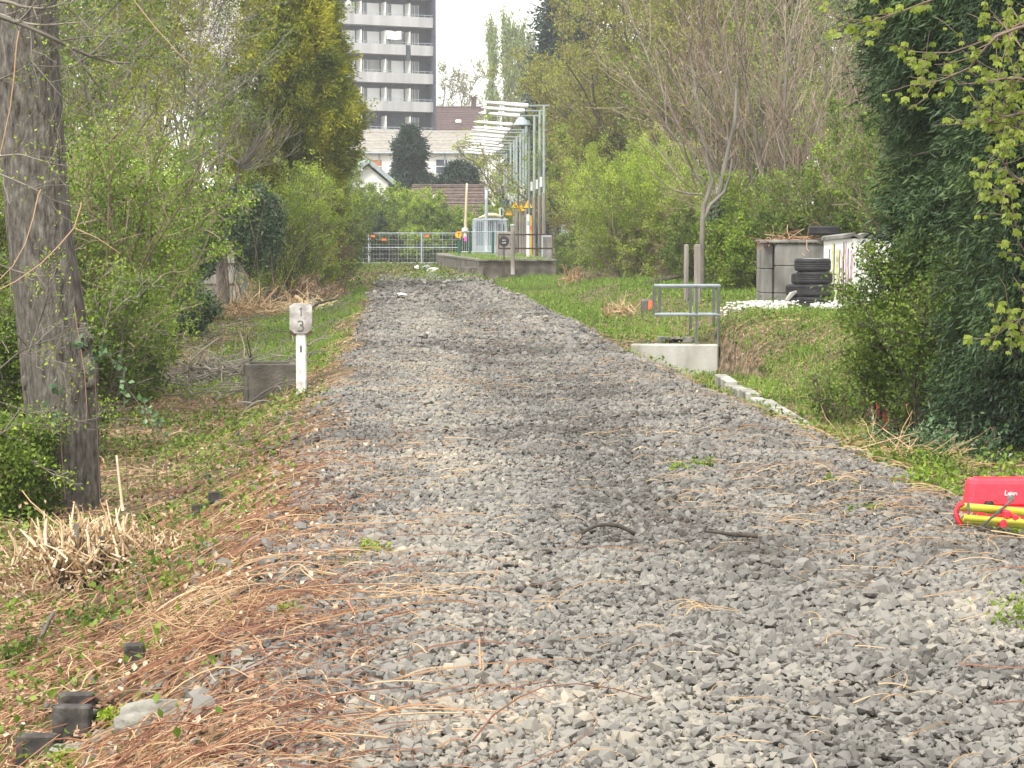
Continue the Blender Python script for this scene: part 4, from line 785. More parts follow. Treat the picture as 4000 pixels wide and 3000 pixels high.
c = W(2532, 1232, 44); T = thing('marker_block', (c[0], c[1], c[2]), 'brown concrete marker block with orange panel left of the railing', 'marker', rz=-.1, local=True)
m = MB(); m.bbox((-.03, .1, .17), (.25, .22, .36), .04); m.build('body', M['concdark'], T); m = MB(); m.bbox((.05, -.03, .16), (.1, .04, .31), .02); m.build('orange_panel', M['orange'], T)
for px, py, w_, l in ((2680, 1180, .085, 'thinner weathered wooden post behind the railing'), (2723, 1195, .105, 'thicker weathered wooden post behind the railing')):
    c = G(px, py); a = W(px, 955, c[1]*.995+.0); T = tag(MB().bbox((c[0], c[1], (c[2]+a[2])/2-.1), (w_, w_, a[2]-c[2]+.2), .015, rz=.3).build('wooden_post', M['wood']), l, 'post', 'pair of wooden posts')
# stack of concrete slabs
c = W(3098, 1190, 39); gz = Hs(c[0], c[1]); T = thing('slab_stack', (c[0], c[1], gz), 'stacked pale grey concrete slabs behind the tyres', 'concrete stack', rz=-.05, local=True)
tz = W(3100, 946, 39)[2]-gz
for nm, x0, x1, dy, zs_ in (('slab', -.57, -.37, .1, (0, .22, .68, tz)), ('slab', -.36, .62, 0, (0, .22, .74, tz-.03))):
    for z0, z1 in zip(zs_[:-1], zs_[1:]): m = MB(); m.bbox(((x0+x1)/2, dy+.5, (z0+z1)/2), (x1-x0-.012, 1.0, z1-z0-.012), .02); m.build(nm, M['concrete'], T)
m = MB(); m.bbox((.0, .5, tz+.02), (1.2, 1.1, .05), .01); m.build('top_slab', M['concrete'], T)
rg = np.random.default_rng(4); P = curves(rg, np.array([[c[0], c[1]+.4, gz+tz+.06]])+rg.normal(size=(60, 3))*[.35, .25, .02], rg.normal(size=(60, 3))*[1, 1, .15], .5, 5, .2, 0)
m = MB(); m.tubes(P, .008, 4, a=rg.uniform(0, 1, 60)); tag(m.build('brushwood', M['bramble']), 'red brown twigs lying on top of the concrete slabs', 'brushwood', kind='stuff')
# white shed
K = W(3330, 925, 36.6); Lp = W(3218, 950, 38.6); Rp = W(3760, 915, 38.4); gz = Hs(K[0], K[1])-.1; tz = 1.62
def prism(pts, z0, z1, nm, mt, par):
    n = len(pts); m = MB(); V = [[x, y, z0] for x, y in pts]+[[x, y, z1] for x, y in pts]; m.add(V, q=[[i, (i+1) % n, n+(i+1) % n, n+i] for i in range(n)]+[[0, 1, 2, 3], [4, 5, 6, 7]]); return m.build(nm, M[mt], par)
bk = (Lp[0]+Rp[0]-K[0], Lp[1]+Rp[1]-K[1]); T = thing('white_shed', (K[0], K[1], gz), 'low white shed with graffiti streaks and corrugated roof edge', 'shed')
prism([K[:2], Rp[:2], bk, Lp[:2]], gz, tz-.06, 'wall', 'plaster', T)
m = MB(); ctr = (np.array(K[:2])+np.array(bk))/2; pts = [np.array(p)+(np.array(p)-ctr)*.04 for p in (K[:2], Rp[:2], bk, Lp[:2])]; nn = 40
V = []; 
for i in range(nn+1):
    f = i/nn; a = pts[0]*(1-f)+pts[1]*f; b_ = pts[3]*(1-f)+pts[2]*f; z = tz+.03*math.sin(f*60)+.02
    for dz in (0, -.06): V += [[*a, z+dz], [*b_, z+dz-.06]]
m.add(V, q=[[4*i, 4*i+1, 4*i+5, 4*i+4] for i in range(nn)]+[[4*i+2, 4*i+3, 4*i+7, 4*i+6] for i in range(nn)]+[[4*i, 4*i+2, 4*i+6, 4*i+4] for i in range(nn)]+[[0, 1, 3, 2]]); m.build('roof', M['concrete'], T)
u = (np.array(Lp[:2])-K[:2]); ul = np.linalg.norm(u); u = u/ul; nrm = np.array([u[1], -u[0]]); nrm = nrm if nrm[1] < 0 else -nrm
gr = [(.02, .14, 'pinkg'), (.2, .1, 'pinkg'), (.33, .06, 'pinkg'), (.42, .05, 'inkgray'), (.5, .14, 'limeg'), (.66, .09, 'limeg'), (.78, .04, 'inkgray'), (.12, .03, 'inkgray'), (.27, .025, 'ink'), (.6, .025, 'ink')]
M['pinkg'] = mat('faded_pink_spray', [(.5, .25, .3), (.68, .45, .5)], nscale=8); M['limeg'] = mat('yellow_green_spray', [(.55, .58, .2), (.7, .7, .35)], nscale=8)
rg = np.random.default_rng(9)
for k, (t_, wd, mt) in enumerate(gr):
    m = MB(); z = tz-.12-rg.uniform(0, .2); xt = t_*ul
    P = []
    n3_ = np.array([nrm[0], nrm[1], 0]); pts_ = []
    for j in range(7): zz_ = z-(z-gz-.25)*j/6; xo = xt+rg.normal()*.015; pts_.append(np.array([K[0]+u[0]*xo, K[1]+u[1]*xo, zz_])+n3_*.004)
    n_j = rg.integers(3, 7); stroke(m, pts_[:n_j+1], wd*ul*rg.uniform(.3, .6), tuple(n3_), .002+.001*k); stroke(m, pts_[rg.integers(0, 3):], wd*ul*rg.uniform(.15, .35), tuple(n3_), .003+.001*k); m.build('graffiti_stroke', M[mt], T)
# tyres
def tyre(loc, R_, w_, label, rim=False, lie=True, grp='stacked tyres by the white shed'):
    T = thing('tyre', loc, label, 'tyre', grp, local=True, rz=rb.uniform(0, 3)); h = w_/2; r0 = R_*.62
    prof = [(r0, -h*.78), (R_*.8, -h), (R_*.92, -h*.95), (R_*.98, -h*.78), (R_*1.005, -h*.35), (R_*.996, -h*.33), (R_*.996, -h*.28), (R_*1.005, -h*.26), (R_*1.005, -.01), (R_*.996, -.008), (R_*.996, .008), (R_*1.005, .01), (R_*1.005, h*.26), (R_*.996, h*.28), (R_*.996, h*.33), (R_*1.005, h*.35), (R_*.98, h*.78), (R_*.92, h*.95), (R_*.8, h), (r0, h*.78), (r0*.98, h*.5), (r0*1.1, 0), (r0*.98, -h*.5), (r0, -h*.78)]
    m = MB(); m.lathe(prof, (0, 0, 0), n=40); o = m.build('casing', M['blackm'], T, smooth=True)
    if rim: m = MB(); m.lathe([(0, h*.55), (.06, h*.6), (r0*.5, h*.5), (r0*.8, h*.35), (r0*.95, h*.8), (r0*1.0, h*.98), (r0*1.12, h*.96)], (0, 0, 0), n=32); m.lathe([(0, h*.62), (.05, h*.62), (.05, h*.4)], n=12); m.build('rim', M['glowwhite'], T, smooth=True)
    return T
tl = ['bottom tyre of the front stack behind the daisies', 'second tyre from the bottom of the front stack', 'third tyre from the bottom of the front stack', 'top tyre of the front stack with a white wheel']
c = W(3182, 1222, 36); gz = Hs(c[0], c[1]); 
for k in range(4): tyre((c[0]+[0, .0, .0, -.02][k]+(.01 if k < 2 else -.012*(k-1)), c[1], gz+.12+k*.222), .32, .222, tl[k], rim=k == 3)
c = W(3140, 1222, 36.7); gz2 = Hs(c[0], c[1])
for k, l in enumerate(['lowest tyre of the rear stack left of the front one', 'middle tyre of the rear stack', 'upper tyre of the rear stack']): tyre((c[0]+[.06, .0, .10][k], c[1]+.15, gz2+.12+k*.205), .30, .2, l)
c = W(3252, 927, 38.6); tyre((c[0]-.05, c[1]+.5, tz+.09), .3, .17, 'dark tyre lying on the roof of the white shed', grp='tyre')
m = MB(); a = W(3072, 1175, 36.2); b_ = W(3112, 1138, 36.3); m.tubes(np.stack([a, (a+b_)/2+[0, 0, .03], b_])[None], np.array([[.035, .05, .02]]), 5, cap=True); tag(m.build('pale_board', M['concpale']), 'pale broken board leaning against the tyres', 'board')
c = G(3490, 1690); T = thing('red_crate', (c[0], c[1], c[2]), 'dark red crate half hidden behind the dark shrub trunk', 'crate', rz=.1, local=True)
m = MB(); m.bbox((0, 0, .14), (.34, .24, .28), .02); m.build('body', mat('dull_red', [(.09, .02, .018), (.16, .03, .025)]), T); m = MB(); m.bbox((0, 0, .30), (.37, .27, .04), .01); m.build('rim', M['redd'], T)

# surveyor's red case and folded yellow tripod
c = W(4030, 2012, 11.6); gz = Hs(c[0], c[1]); T = thing('red_case', (c[0], c[1]+.22, gz+.03), 'red plastic instrument case with white lettering at right edge', 'case', rz=-.06, local=True)
m = MB(); w_, h_ = .62, .255
def sbox(m, x0, x1, y0, y1, z0, z1, b, tp=.0):
    ring = lambda e, h: [[x0+b+e, y0+e, h], [x1-b-e, y0+e, h], [x1-e, y0+b+e, h], [x1-e, y1-b-e, h], [x1-b-e, y1-e, h], [x0+b+e, y1-e, h], [x0+e, y1-b-e, h], [x0+e, y0+b+e, h]]
    rs = [ring(b*.4, z0), ring(0, z0+b*.4), ring(tp, z1-b), ring(tp+b*.3, z1-b*.3), ring(tp+b, z1)]; V = sum(rs, []); n = len(rs)
    m.add(V, [[j*8+i, j*8+(i+1) % 8, (j+1)*8+(i+1) % 8, (j+1)*8+i] for j in range(n-1) for i in range(8)]+[[(n-1)*8+a for a in f] for f in ([0, 1, 2, 3], [0, 3, 4, 7], [4, 5, 6, 7])])
x0 = W(3815, 0, 11.7)[0]-c[0]; sbox(m, x0, x0+w_, -.11, .11, 0, .10, .02); m.build('base', M['red'], T, smooth=False)
m = MB(); sbox(m, x0+.014, x0+w_-.014, -.095, .095, .10, h_, .03, .012); m.build('lid', M['red'], T)
m = MB(); m.bbox((x0+.125, -.115, .105), (.056, .02, .055), .01); m.build('latch', M['ink'], T)
m = MB(); m.bbox((x0+.083, -.112, .088), (.018, .012, .014), .004); m.build('catch', M['redd'], T)
m = MB(); y_ = -.086
for pts_ in ([(.225, .19), (.222, .165), (.236, .165)], [(.24, .175), (.25, .178), (.242, .166), (.252, .166)], [(.256, .182), (.256, .166)], [(.27, .178), (.262, .172), (.27, .166)], [(.276, .166), (.278, .177), (.288, .177), (.29, .166)]): stroke(m, [(x0+a, y_-.006, b) for a, b in pts_], .005)
m.build('lettering', M['whitep'], T); m = MB(); m.lathe([[0, -.004], [.022, 0]], (x0+.255, y_-.008, .152), axis='y', n=12); m.build('badge', M['inkgray'], T)
c = W(3880, 2035, 11.05); gz = Hs(c[0], c[1]); ox = W(3800, 0, 11.0)[0]; T = thing('folded_tripod', (c[0], c[1], gz), 'folded yellow and red surveying tripod lying before the red case', 'tripod')
L = .62; gz += .045
for z, y_, z1, rd in ((gz+.115, 10.98, .045, .016), (gz+.06, 10.93, .04, .0135), (gz+.03, 11.03, .04, .0135), (gz+.10, 11.06, .045, .014)):
    m = MB(); m.tubes(np.array([[ox+.02, y_, z], [ox+L, y_-.10, z-z1]]), rd*1.3, 12, cap=True); m.build('leg', M['yel'], T, smooth=True)
m = MB(); P = np.array([[ox+.03, 10.97, gz+.128], [ox+.0, 10.96, gz+.12], [ox-.018, 10.95, gz+.095], [ox-.02, 10.94, gz+.07], [ox-.008, 10.935, gz+.035], [ox+.01, 10.93, gz+.01]]); m.tubes(P[None], .0125, 8, cap=True); m.tubes((P+[.02, .06, .0])[None], .0125, 8, cap=True); m.build('foot_bracket', M['redd'], T, smooth=True)
for xx, zz_ in ((.245, .085), (.225, .035), (.29, .06)): m = MB(); m.bbox((ox+xx, 10.9, gz+zz_), (.035, .06, .04), .008, rz=.2); m.build('hinge', M['red'], T)
m = MB(); P = np.array([[ox+.10, 10.90, gz+.01], [ox+.15, 10.895, gz+.05], [ox+.2, 10.90, gz+.09], [ox+.26, 10.93, gz+.13], [ox+.3, 10.96, gz+.15]]); m.tubes(P[None], .008, 6); m.tubes(np.array([[[ox+.052, 10.955, gz+.135], [ox+.048, 10.935, gz+.1], [ox+.045, 10.915, gz+.045]]]), .007, 6); m.build('strap', M['strap'], T)
# ------------------------------------------------------------------ trees and shrubs
def B(px, d): p = W(px, 1000, d); return (p[0], p[1], Hs(p[0], p[1]))
def top(py, d): return EYE+(923-py)/8000*d
# --- far centre
conifer(21, B(1602, 138), 2.3, top(500, 138)-0, 'dark blue green spruce in front of the white row house', 'spruce_tree', 'blue', n=7000, spray=.5, lw=.09, k=7, lump=.35, prof=lambda t: ((1-t)**.7*.95+.05)*(.8+.25*np.sin(t*24)))
conifer(22, B(1792, 134), 1.55, top(628, 134), 'small round dark conifer right of the spruce', 'conifer_tree', 'blue', n=4000, spray=.4, lw=.09, k=7, prof=lambda t: np.sqrt(np.clip(1-(t*1.0)**4, 0, 1)), lump=.3)
for k, (px, d, rx, h, lf, l) in enumerate([(1420, 119, 1.9, 4.3, 'mid', 'green shrub before the gabled building'), (1500, 121, 2.0, 4.6, 'spring', 'budding shrub right of the gabled building'), (1585, 119, 2.0, 4.4, 'lime', 'light green shrub below the spruce'), (1655, 117, 1.5, 4.2, 'spring', 'round green shrub left of the brown roof'),
                                      (1730, 116.5, 1.3, 2.5, 'mid', 'low green shrub under the brown roof'), (1385, 116, 1.2, 3.2, 'dark', 'dark evergreen bush at the left end of the fence'), (1860, 118, 1.8, 3.6, 'spring', 'green bush between wooden pole and grey pole'), (1800, 117, 1.2, 2.6, 'mid', 'low green bush beside the wooden pole'), (1540, 124, 2.6, 3.0, 'mid', 'low olive bush behind the wire fences'), (1670, 116, 1.4, 2.3, 'lime', 'low yellow green bush behind the right fence panel')]):
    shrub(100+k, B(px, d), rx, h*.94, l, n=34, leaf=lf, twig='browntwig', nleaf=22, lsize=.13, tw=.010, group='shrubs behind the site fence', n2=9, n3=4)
for k, (px, py, w_, l) in enumerate([(1922, 85, .95, 'tall narrow poplar at the left of the group'), (1985, 60, .8, 'poplar second from the left, slim and open'), (2030, 45, 1.0, 'tallest poplar in the group'), (2075, 100, .9, 'pale brownish poplar at the right of the group'), (2120, 150, .8, 'lower bare poplar nearest the dark conifer')]):
    d = 215; h = top(py, d)*.90; rng = np.random.default_rng(60+k); b_ = np.array(B(px, d)); T = plant('poplar_tree', b_, l, 'tree', 'poplars on the skyline')
    m = MB(); z = np.linspace(0, h, 9); P = np.stack([b_[0]+z*0, b_[1]+z*0, b_[2]+z], 1)[None]; r = np.linspace(.3, .04, 9)[None]; m.tubes(P, r, 7); m.build('trunk', M['bark'], T)
    C, r1 = kids(rng, P, r, 130, .1, .97, .38, .2, 6, .06, .35, .4, L=h*.135); C = C.copy(); m = MB(); m.tubes(C, np.maximum(r1, .02)*.7, 3, a=rng.uniform(0, 1, len(C)))
    C2, r2 = kids(rng, C, r1, 5, .2, 1, .35, .5, 4, .08, .3); m.tubes(C2, np.maximum(r2, .014), 3, a=.5); m.build('twigs', M['graytwig'], T)
    L = np.concatenate([along(rng, C2, 10 if k < 3 else 5, 0, 1, .16), along(rng, C, 14, .1, 1, .2)]); m = MB(); m.leaves(L, .30, rng, dirs=np.tile([0, 0, .8], (len(L), 1)), wid=.45); m.build('foliage', M['poplar' if k != 3 else 'palegreen'], T)
broad_tree(70, B(1745, 246), top(300, 246), 'pale leafed small crowned tree on the skyline right of the tower', 'skyline_tree', .22, leaf='palegreen', nleaf=4, lsize=.3, twr=.025, n1=18, lf=.42, t0=.4)
broad_tree(71, B(1835, 250), top(270, 250), 'thin pale tree on the skyline left of the poplars', 'skyline_tree', .2, leaf='palegreen', nleaf=3, lsize=.28, twr=.025, n1=14, lf=.35, t0=.4)
conifer(23, B(2215, 128), 3.3, top(-230, 128), 'tall dark blue green conifer against the sky', 'conifer_tree', 'blue', n=14000, spray=.6, lw=.11, k=7, lump=.42, shell=.7, droop=.35, prof=lambda t: (1-t)**.7)
broad_tree(72, B(1965, 150), top(545, 150), 'yellow green tree behind the lamp masts', 'leafy_tree', .2, leaf='lime', nleaf=6, lsize=.2, twr=.02, n1=22, lf=.6, t0=.12)
broad_tree(73, B(2075, 142), top(450, 142), 'grey brown twiggy tree behind the right hand masts', 'bare_tree', .2, leaf='palegreen', nleaf=3, lsize=.16, twr=.022, n1=22, lf=.62, t0=.15)
# --- right hand wood
RT = [(2230, 118, 330, 'olive', 7, .17, .16, 'olive budding tree left of the wood, behind the platform railing', .15), (2330, 100, 60, 'olive', 7, .15, .2, 'tall olive brown tree right of the dark conifer', .2), (2470, 92, -140, 'olive', 8, .14, .22, 'large brown green tree in the middle of the wood', .2),
      (2600, 104, -200, 'olive', 8, .15, .2, 'tall budding tree behind the big one', .2), (2700, 84, -160, 'olive', 7, .13, .2, 'tall twiggy tree left of the reddish bare tree', .22), (2880, 90, -230, 'olive', 7, .13, .22, 'tall budding tree behind the reddish bare tree', .22),
      (3060, 80, -180, 'mid', 7, .12, .2, 'green budding tree behind the white shed', .2), (3260, 72, -120, 'spring', 8, .11, .2, 'bright green tree behind the white shed roof', .15), (3480, 62, -200, 'mid', 8, .10, .2, 'mid green tree between shed and dark cypress', .15),
      (2340, 92, 470, 'olive', 8, .12, .14, 'fresh green small tree above the round bush', .2), (2180, 98, 560, 'spring', 4, .12, .14, 'small light green tree beside the blossom shrub', .2)]
RT += [(2330, 135, -120, 'olive', 7, .2, .2, 'far olive tree between dark conifer and wood', .15), (2560, 130, -150, 'mid', 8, .2, .2, 'far green tree deep in the wood', .15), (2780, 125, -170, 'olive', 8, .18, .2, 'far olive tree deep in the wood', .15), (3000, 120, -200, 'mid', 8, .18, .2, 'far green tree behind the reddish bare tree', .15),
       (3200, 105, -180, 'olive', 8, .16, .2, 'far olive tree behind the shed', .15), (3420, 95, -180, 'mid', 8, .15, .2, 'far green tree behind thorn bush', .15), (2640, 88, 250, 'spring', 8, .11, .14, 'middle sized fresh green tree right of the round bush', .12), (2930, 70, 330, 'mid', 8, .10, .14, 'middle sized green tree inside the reddish bare tree', .12)]
RT += [(4300, 40, -300, 'mid', 8, .09, .16, 'green tree behind the right hand cypress', .15), (4700, 55, -300, 'olive', 8, .11, .2, 'olive tree beyond the right edge', .15), (3900, 60, -300, 'spring', 8, .1, .2, 'fresh green tree behind the first dark cypress', .15)]
for k, (px, d, py, lf, nl, ls, tr, l, t0) in enumerate(RT):
    broad_tree(200+k, B(px, d), top(py, d), l, 'woodland_tree', tr, leaf=lf, nleaf=int(nl*1.8), lsize=ls*.95, twr=.010, n1=28, n2=8, n3=6, t0=t0*.8, lf=.52, group='trees of the right hand wood', ang=.8, up=.08, ljit=.12)
shrub(301, B(2500, 66), 2.1, top(590, 66)+.2, 'large round yellow green bush beside the platform', 'round_bush', n=50, leaf='lime', twig='redtwig', nleaf=34, lsize=.06, tw=.004, n2=13, n3=5, spread=.62, group=None, ry=2.2, t0=.05, wob=.2)
shrub(302, B(2660, 64), 1.1, top(760, 64), 'reddish twiggy bush right of the round bush', 'round_bush', n=30, leaf='olive', twig='redtwig', nleaf=9, lsize=.05, tw=.0055, n2=11, n3=6, spread=.6, t0=.05, wob=.2)
for k, (px, d, rx, h, lf, nl, l) in enumerate([(2830, 53, 1.5, 2.3, 'mid', 11, 'green hedge bush behind the wooden posts'), (2920, 48, 1.3, 1.9, 'spring', 11, 'light green bush left of the slab stack'), (3010, 50, 1.6, 2.9, 'spring', 10, 'light green bush rising behind the slab stack'), (3180, 47, 1.7, 2.8, 'mid', 10, 'bramble covered bush behind the tyres'),
                                          (3340, 46, 1.6, 3.1, 'mid', 10, 'bush behind the left end of the white shed'), (3550, 44, 1.9, 4.2, 'spring', 12, 'tall fresh green bush right of the shed'), (2760, 58, 1.3, 1.6, 'mid', 11, 'low bush behind the railing'), (3720, 42, 2, 4.6, 'mid', 12, 'tall green bush behind the dark cypress'), (2250, 88, 1.2, 2.0, 'mid', 9, 'green bush beside the blossom shrub'), (2300, 80, 1.3, 1.5, 'mid', 9, 'low bush at the foot of the round bush')]):
    shrub(310+k, B(px, d), rx, h, l, n=26, leaf=lf, nleaf=nl*2, lsize=.07, tw=.006, n2=10, n3=5, group='undergrowth bushes on the right')
shrub(330, B(2235, 93), .7, top(835, 93), 'small white blossoming shrub right of the platform', 'blossom_shrub', n=10, leaf='spring', nleaf=3, lsize=.08, tw=.01, extra=('white', 14, .11))
# thuja hedge
for k, (px, l) in enumerate([(3322, 'first small thuja of the hedge above the shed roof'), (3382, 'middle small thuja of the hedge above the shed roof'), (3440, 'right small thuja of the hedge above the shed roof')]):
    conifer(340+k, B(px, 43), .42, top(838, 43)-Hs(*B(px, 43)[:2]), l, 'thuja_bush', 'gold' if k == 1 else 'mid', n=1500, spray=.16, lw=.05, k=4, prof=lambda t: np.sqrt(np.clip(1-t**3, 0, 1)), group='thuja hedge', cat='hedge plant')
# multi-stemmed bare reddish tree
rng = np.random.default_rng(350); b_ = np.array(B(3080, 52)); T = plant('bare_multistem_tree', b_, 'bare reddish grey multi stemmed tree fanning out behind the slab stack', 'tree')
n = 24; a = np.linspace(-.78, .85, n)+rng.normal(size=n)*.08
D = np.stack([np.sin(a), rng.normal(size=n)*.3, np.cos(a)], 1); C1 = curves(rng, b_+np.stack([a*.35, 0*a, 0*a], 1), D, 8.2*rng.uniform(.75, 1.1, n), 10, .07, .06); r1 = .055*np.linspace(1, .22, 10)[None]*rng.uniform(.7, 1.3, (n, 1))
m = MB(); m.tubes(C1, r1, 7, a=rng.uniform(0, 1, n)); m.build('stems', M['barkgray'], T, smooth=True)
C2, r2 = kids(rng, C1, r1, 16, .2, 1, .55, .4, 7, .12, .1, .5); C3, r3 = kids(rng, C2, r2, 6, .15, 1, .5, .5, 5, .14, .08, .5)
m = MB(); m.tubes(C2, np.maximum(r2, .008), 4, a=rng.uniform(0, 1, len(C2))); m.tubes(C3, np.maximum(r3, .0055), 3, a=rng.uniform(0, 1, len(C3))); m.build('twigs', M['redtwig'], T)
m = MB(); m.leaves(along(rng, C3, 1, .4, 1, .04), .05, rng); m.build('foliage', M['rust'], T)
# slender forked tree with bend, ivy clad neighbour
d = 47; pw = lambda pts, d: [W(x, y, d) for x, y in pts]
P = [W(2738, 1110, d)*[1, 1, 0]+[0, 0, Hs(*B(2738, d)[:2])-.1]]+pw([(2742, 1000), (2745, 860), (2750, 800), (2785, 705), (2740, 540), (2728, 410), (2700, 250), (2690, 120)], d)
T = broad_tree(360, P[0], 5, 'slender bending forked tree with pale trunk behind the wooden posts', 'slender_tree', .075, 'barkgray', 'redtwig', 'olive', 2, .05, trunk_path=P, n1=9, n2=6, n3=4, t0=.45, twr=.005, lf=.17, up=.1)
for Q_, ra, rb_ in (([(2752, 850), (2775, 800), (2830, 750), (2850, 690), (2860, 620)], .05, .02), ([(2745, 760), (2680, 755), (2620, 740), (2540, 670)], .025, .008), ([(2728, 420), (2760, 370), (2710, 290), (2660, 250)], .03, .01)): Q_ = np.array([pw(Q_, d)]); m = MB(); m.tubes(Q_, np.linspace(ra, rb_, Q_.shape[1]), 8); m.build('limb', M['barkgray'], T, smooth=True)
if 0: m.tubes(np.array([pw([(2752, 850), (2775, 800), (2830, 750), (2850, 690), (2860, 620)], d)]), np.linspace(.05, .02, 5), 8); m.tubes(np.array([pw([(2745, 760), (2680, 755), (2620, 740), (2540, 670)], d)]), np.linspace(.025, .008, 4), 6); m.tubes(np.array([pw([(2728, 420), (2760, 370), (2710, 290), (2660, 250)], d)]), np.linspace(.03, .01, 4), 6); m.build('limb', M['barkgray'], T, smooth=True)
d = 49; P = [W(2815, 1120, d), W(2808, 1000, d), W(2790, 900, d), W(2800, 800, d), W(2830, 650, d), W(2870, 480, d), W(2880, 300, d)]
T = broad_tree(361, P[0], 5, 'ivy clad trunk right of the slender tree', 'ivy_clad_tree', .12, 'barkgray', 'redtwig', 'olive', 2, .05, trunk_path=P, n1=6, n2=5, n3=3, lf=.2, t0=.5, twr=.005)
rng = np.random.default_rng(362); L = along(rng, np.array(P)[None, :4], 1800, .0, 1, .11); m = MB(); m.leaves(L, .07, rng, wid=.9, a=rng.uniform(0, .7, len(L))); m.build('ivy', M['ivy'], T)
# dark foreground group at right
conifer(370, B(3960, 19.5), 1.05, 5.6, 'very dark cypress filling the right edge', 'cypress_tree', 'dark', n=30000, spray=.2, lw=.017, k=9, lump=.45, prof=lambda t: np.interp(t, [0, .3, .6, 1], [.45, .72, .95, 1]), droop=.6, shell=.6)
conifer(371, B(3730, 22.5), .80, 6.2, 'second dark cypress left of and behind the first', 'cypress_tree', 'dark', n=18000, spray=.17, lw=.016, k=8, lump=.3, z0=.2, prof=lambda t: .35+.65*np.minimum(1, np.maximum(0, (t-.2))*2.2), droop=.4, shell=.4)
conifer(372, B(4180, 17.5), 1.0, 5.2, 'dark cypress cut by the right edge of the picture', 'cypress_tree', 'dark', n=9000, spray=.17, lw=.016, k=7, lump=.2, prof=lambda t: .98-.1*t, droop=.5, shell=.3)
d = 19.6; P = [W(3440, 1712, d), W(3462, 1600, d), W(3478, 1450, d), W(3500, 1280, d), W(3520, 1120, d), W(3560, 950, d), W(3590, 800, d)]
T = shrub(373, B(3535, 19.8), .5, 2.05, 'dark green thorn bush with many thin trunks in front of the white shed', 'thorn_bush', n=15, leaf='mid', twig='barkdark', nleaf=26, lsize=.042, tw=.004, n2=12, n3=5, spread=.7, t0=.22, stemr=.02)
shrub(374, B(3690, 18.6), .5, 2.0, 'green bush between thorn bush and cypress', 'thorn_bush', n=16, leaf='mid', twig='barkdark', nleaf=24, lsize=.042, tw=.004, n2=10, n3=5, spread=.6, t0=.1, stemr=.018)
shrub(375, B(3330, 24), .55, .75, 'low pale green brambles left of the thorn bush', 'bramble_bush', n=16, leaf='mid', nleaf=9, lsize=.045, tw=.004, n2=8, n3=3, spread=1)
shrub(376, B(3690, 16.5), .75, .42, 'low brambles at the foot of the cypress', 'bramble_bush', n=18, leaf='ivy', nleaf=9, lsize=.04, tw=.003, n2=8, n3=3, spread=1.6)
shrub(377, B(3520, 17), .7, .22, 'flat ivy and bramble carpet before the thorn bush', 'bramble_bush', n=20, leaf='ivy', nleaf=9, lsize=.04, tw=.003, n2=8, n3=3, spread=2.2)
shrub(378, B(3560, 15), .6, .18, 'heap of green cuttings on the right shoulder', 'bramble_bush', n=20, leaf='mid', nleaf=7, lsize=.03, tw=.003, n2=7, n3=3, spread=2.5)
shrub(379, B(3820, 13.4), .6, .3, 'brambles behind the red case', 'bramble_bush', n=18, leaf='spring', nleaf=8, lsize=.04, tw=.003, n2=7, n3=3, spread=2)
# overhanging lime tree at the upper right, trunk outside the picture
rng = np.random.default_rng(380); tb_ = np.array(B(5700, 10.5)); T = plant('overhanging_lime_tree', tb_, 'bright yellow green leafed branches hanging in at the upper right', 'tree')
m = MB(); z = np.linspace(-.1, 5, 7); m.tubes(np.stack([tb_[0]+z*0, tb_[1]+z*.05, tb_[2]+z], 1), np.linspace(.14, .08, 7), 10); m.build('trunk', M['barkgray'], T, smooth=True)
br = [[(4500, -700), (4200, -350), (3900, -120), (3600, 20), (3380, 90), (3250, 60)], [(4500, -500), (4250, -100), (4050, 60), (3850, 160), (3700, 210), (3540, 200)], [(4500, -200), (4200, 60), (4000, 100), (3870, 150), (3800, 260), (3640, 330), (3560, 330)],
      [(4500, 250), (4250, 300), (4080, 330), (3960, 300), (3850, 320), (3740, 330)], [(4450, 500), (4150, 440), (4000, 440), (3930, 455), (3850, 480), (3640, 490)], [(4450, 900), (4200, 750), (4020, 720), (3960, 690), (3920, 640), (3890, 590)], [(4450, 1150), (4250, 1100), (4060, 1050), (3980, 960), (3950, 760)], [(4450, 1000), (4200, 1080), (4020, 1200), (3980, 1260), (3900, 1280)],
      [(4500, -900), (4300, -500), (4100, -250), (3900, -200), (3700, -150), (3400, -100)], [(4400, 100), (4150, 150), (4000, 200), (3950, 130), (3880, 60)], [(4400, 700), (4200, 560), (4080, 560), (3980, 520), (3880, 400)]]
tw_ = []; m = MB()
for k, b_ in enumerate(br):
    dd = 9.5+.35*math.sin(k*2.1)
    P = np.array([W(x, y, dd+.12*math.sin(j+k)) for j, (x, y) in enumerate(b_)]); P = np.concatenate([[[tb_[0], tb_[1], P[0, 2]-.35]], P])
    tt = np.linspace(0, len(P)-1, 12); ii = np.minimum(tt.astype(int), len(P)-2); ff = (tt-ii)[:, None]; P = P[ii]*(1-ff)+P[ii+1]*ff
    r = np.linspace(.02, .0025, 12); m.tubes(P, r*.6, 6, a=.4); C, rc = kids(rng, P[None], r[None]*.6, 19, .25, 1, .9, .2, 5, .2, .03, .5, L=.2); m.tubes(C, np.maximum(rc, .0015), 4, a=.5); tw_ += [C]
m.build('branches', M['browntwig'], T, smooth=True)
tw_ = np.concatenate(tw_); L = along(rng, tw_, 4, .15, 1, .015); m = MB()
for off in (-.9, 0, .9):      # broad leaves of three folded blades
    dd = rng.normal(size=(len(L), 3))*.01+np.array([math.sin(off)*.8, 0, -.9])
    m.leaves(L, .030, np.random.default_rng(5), dirs=dd*2, nrm=np.tile([0., -1, .3], (len(L), 1))*2, wid=.7, up=.2)
m.build('foliage', M['lime2'], T)
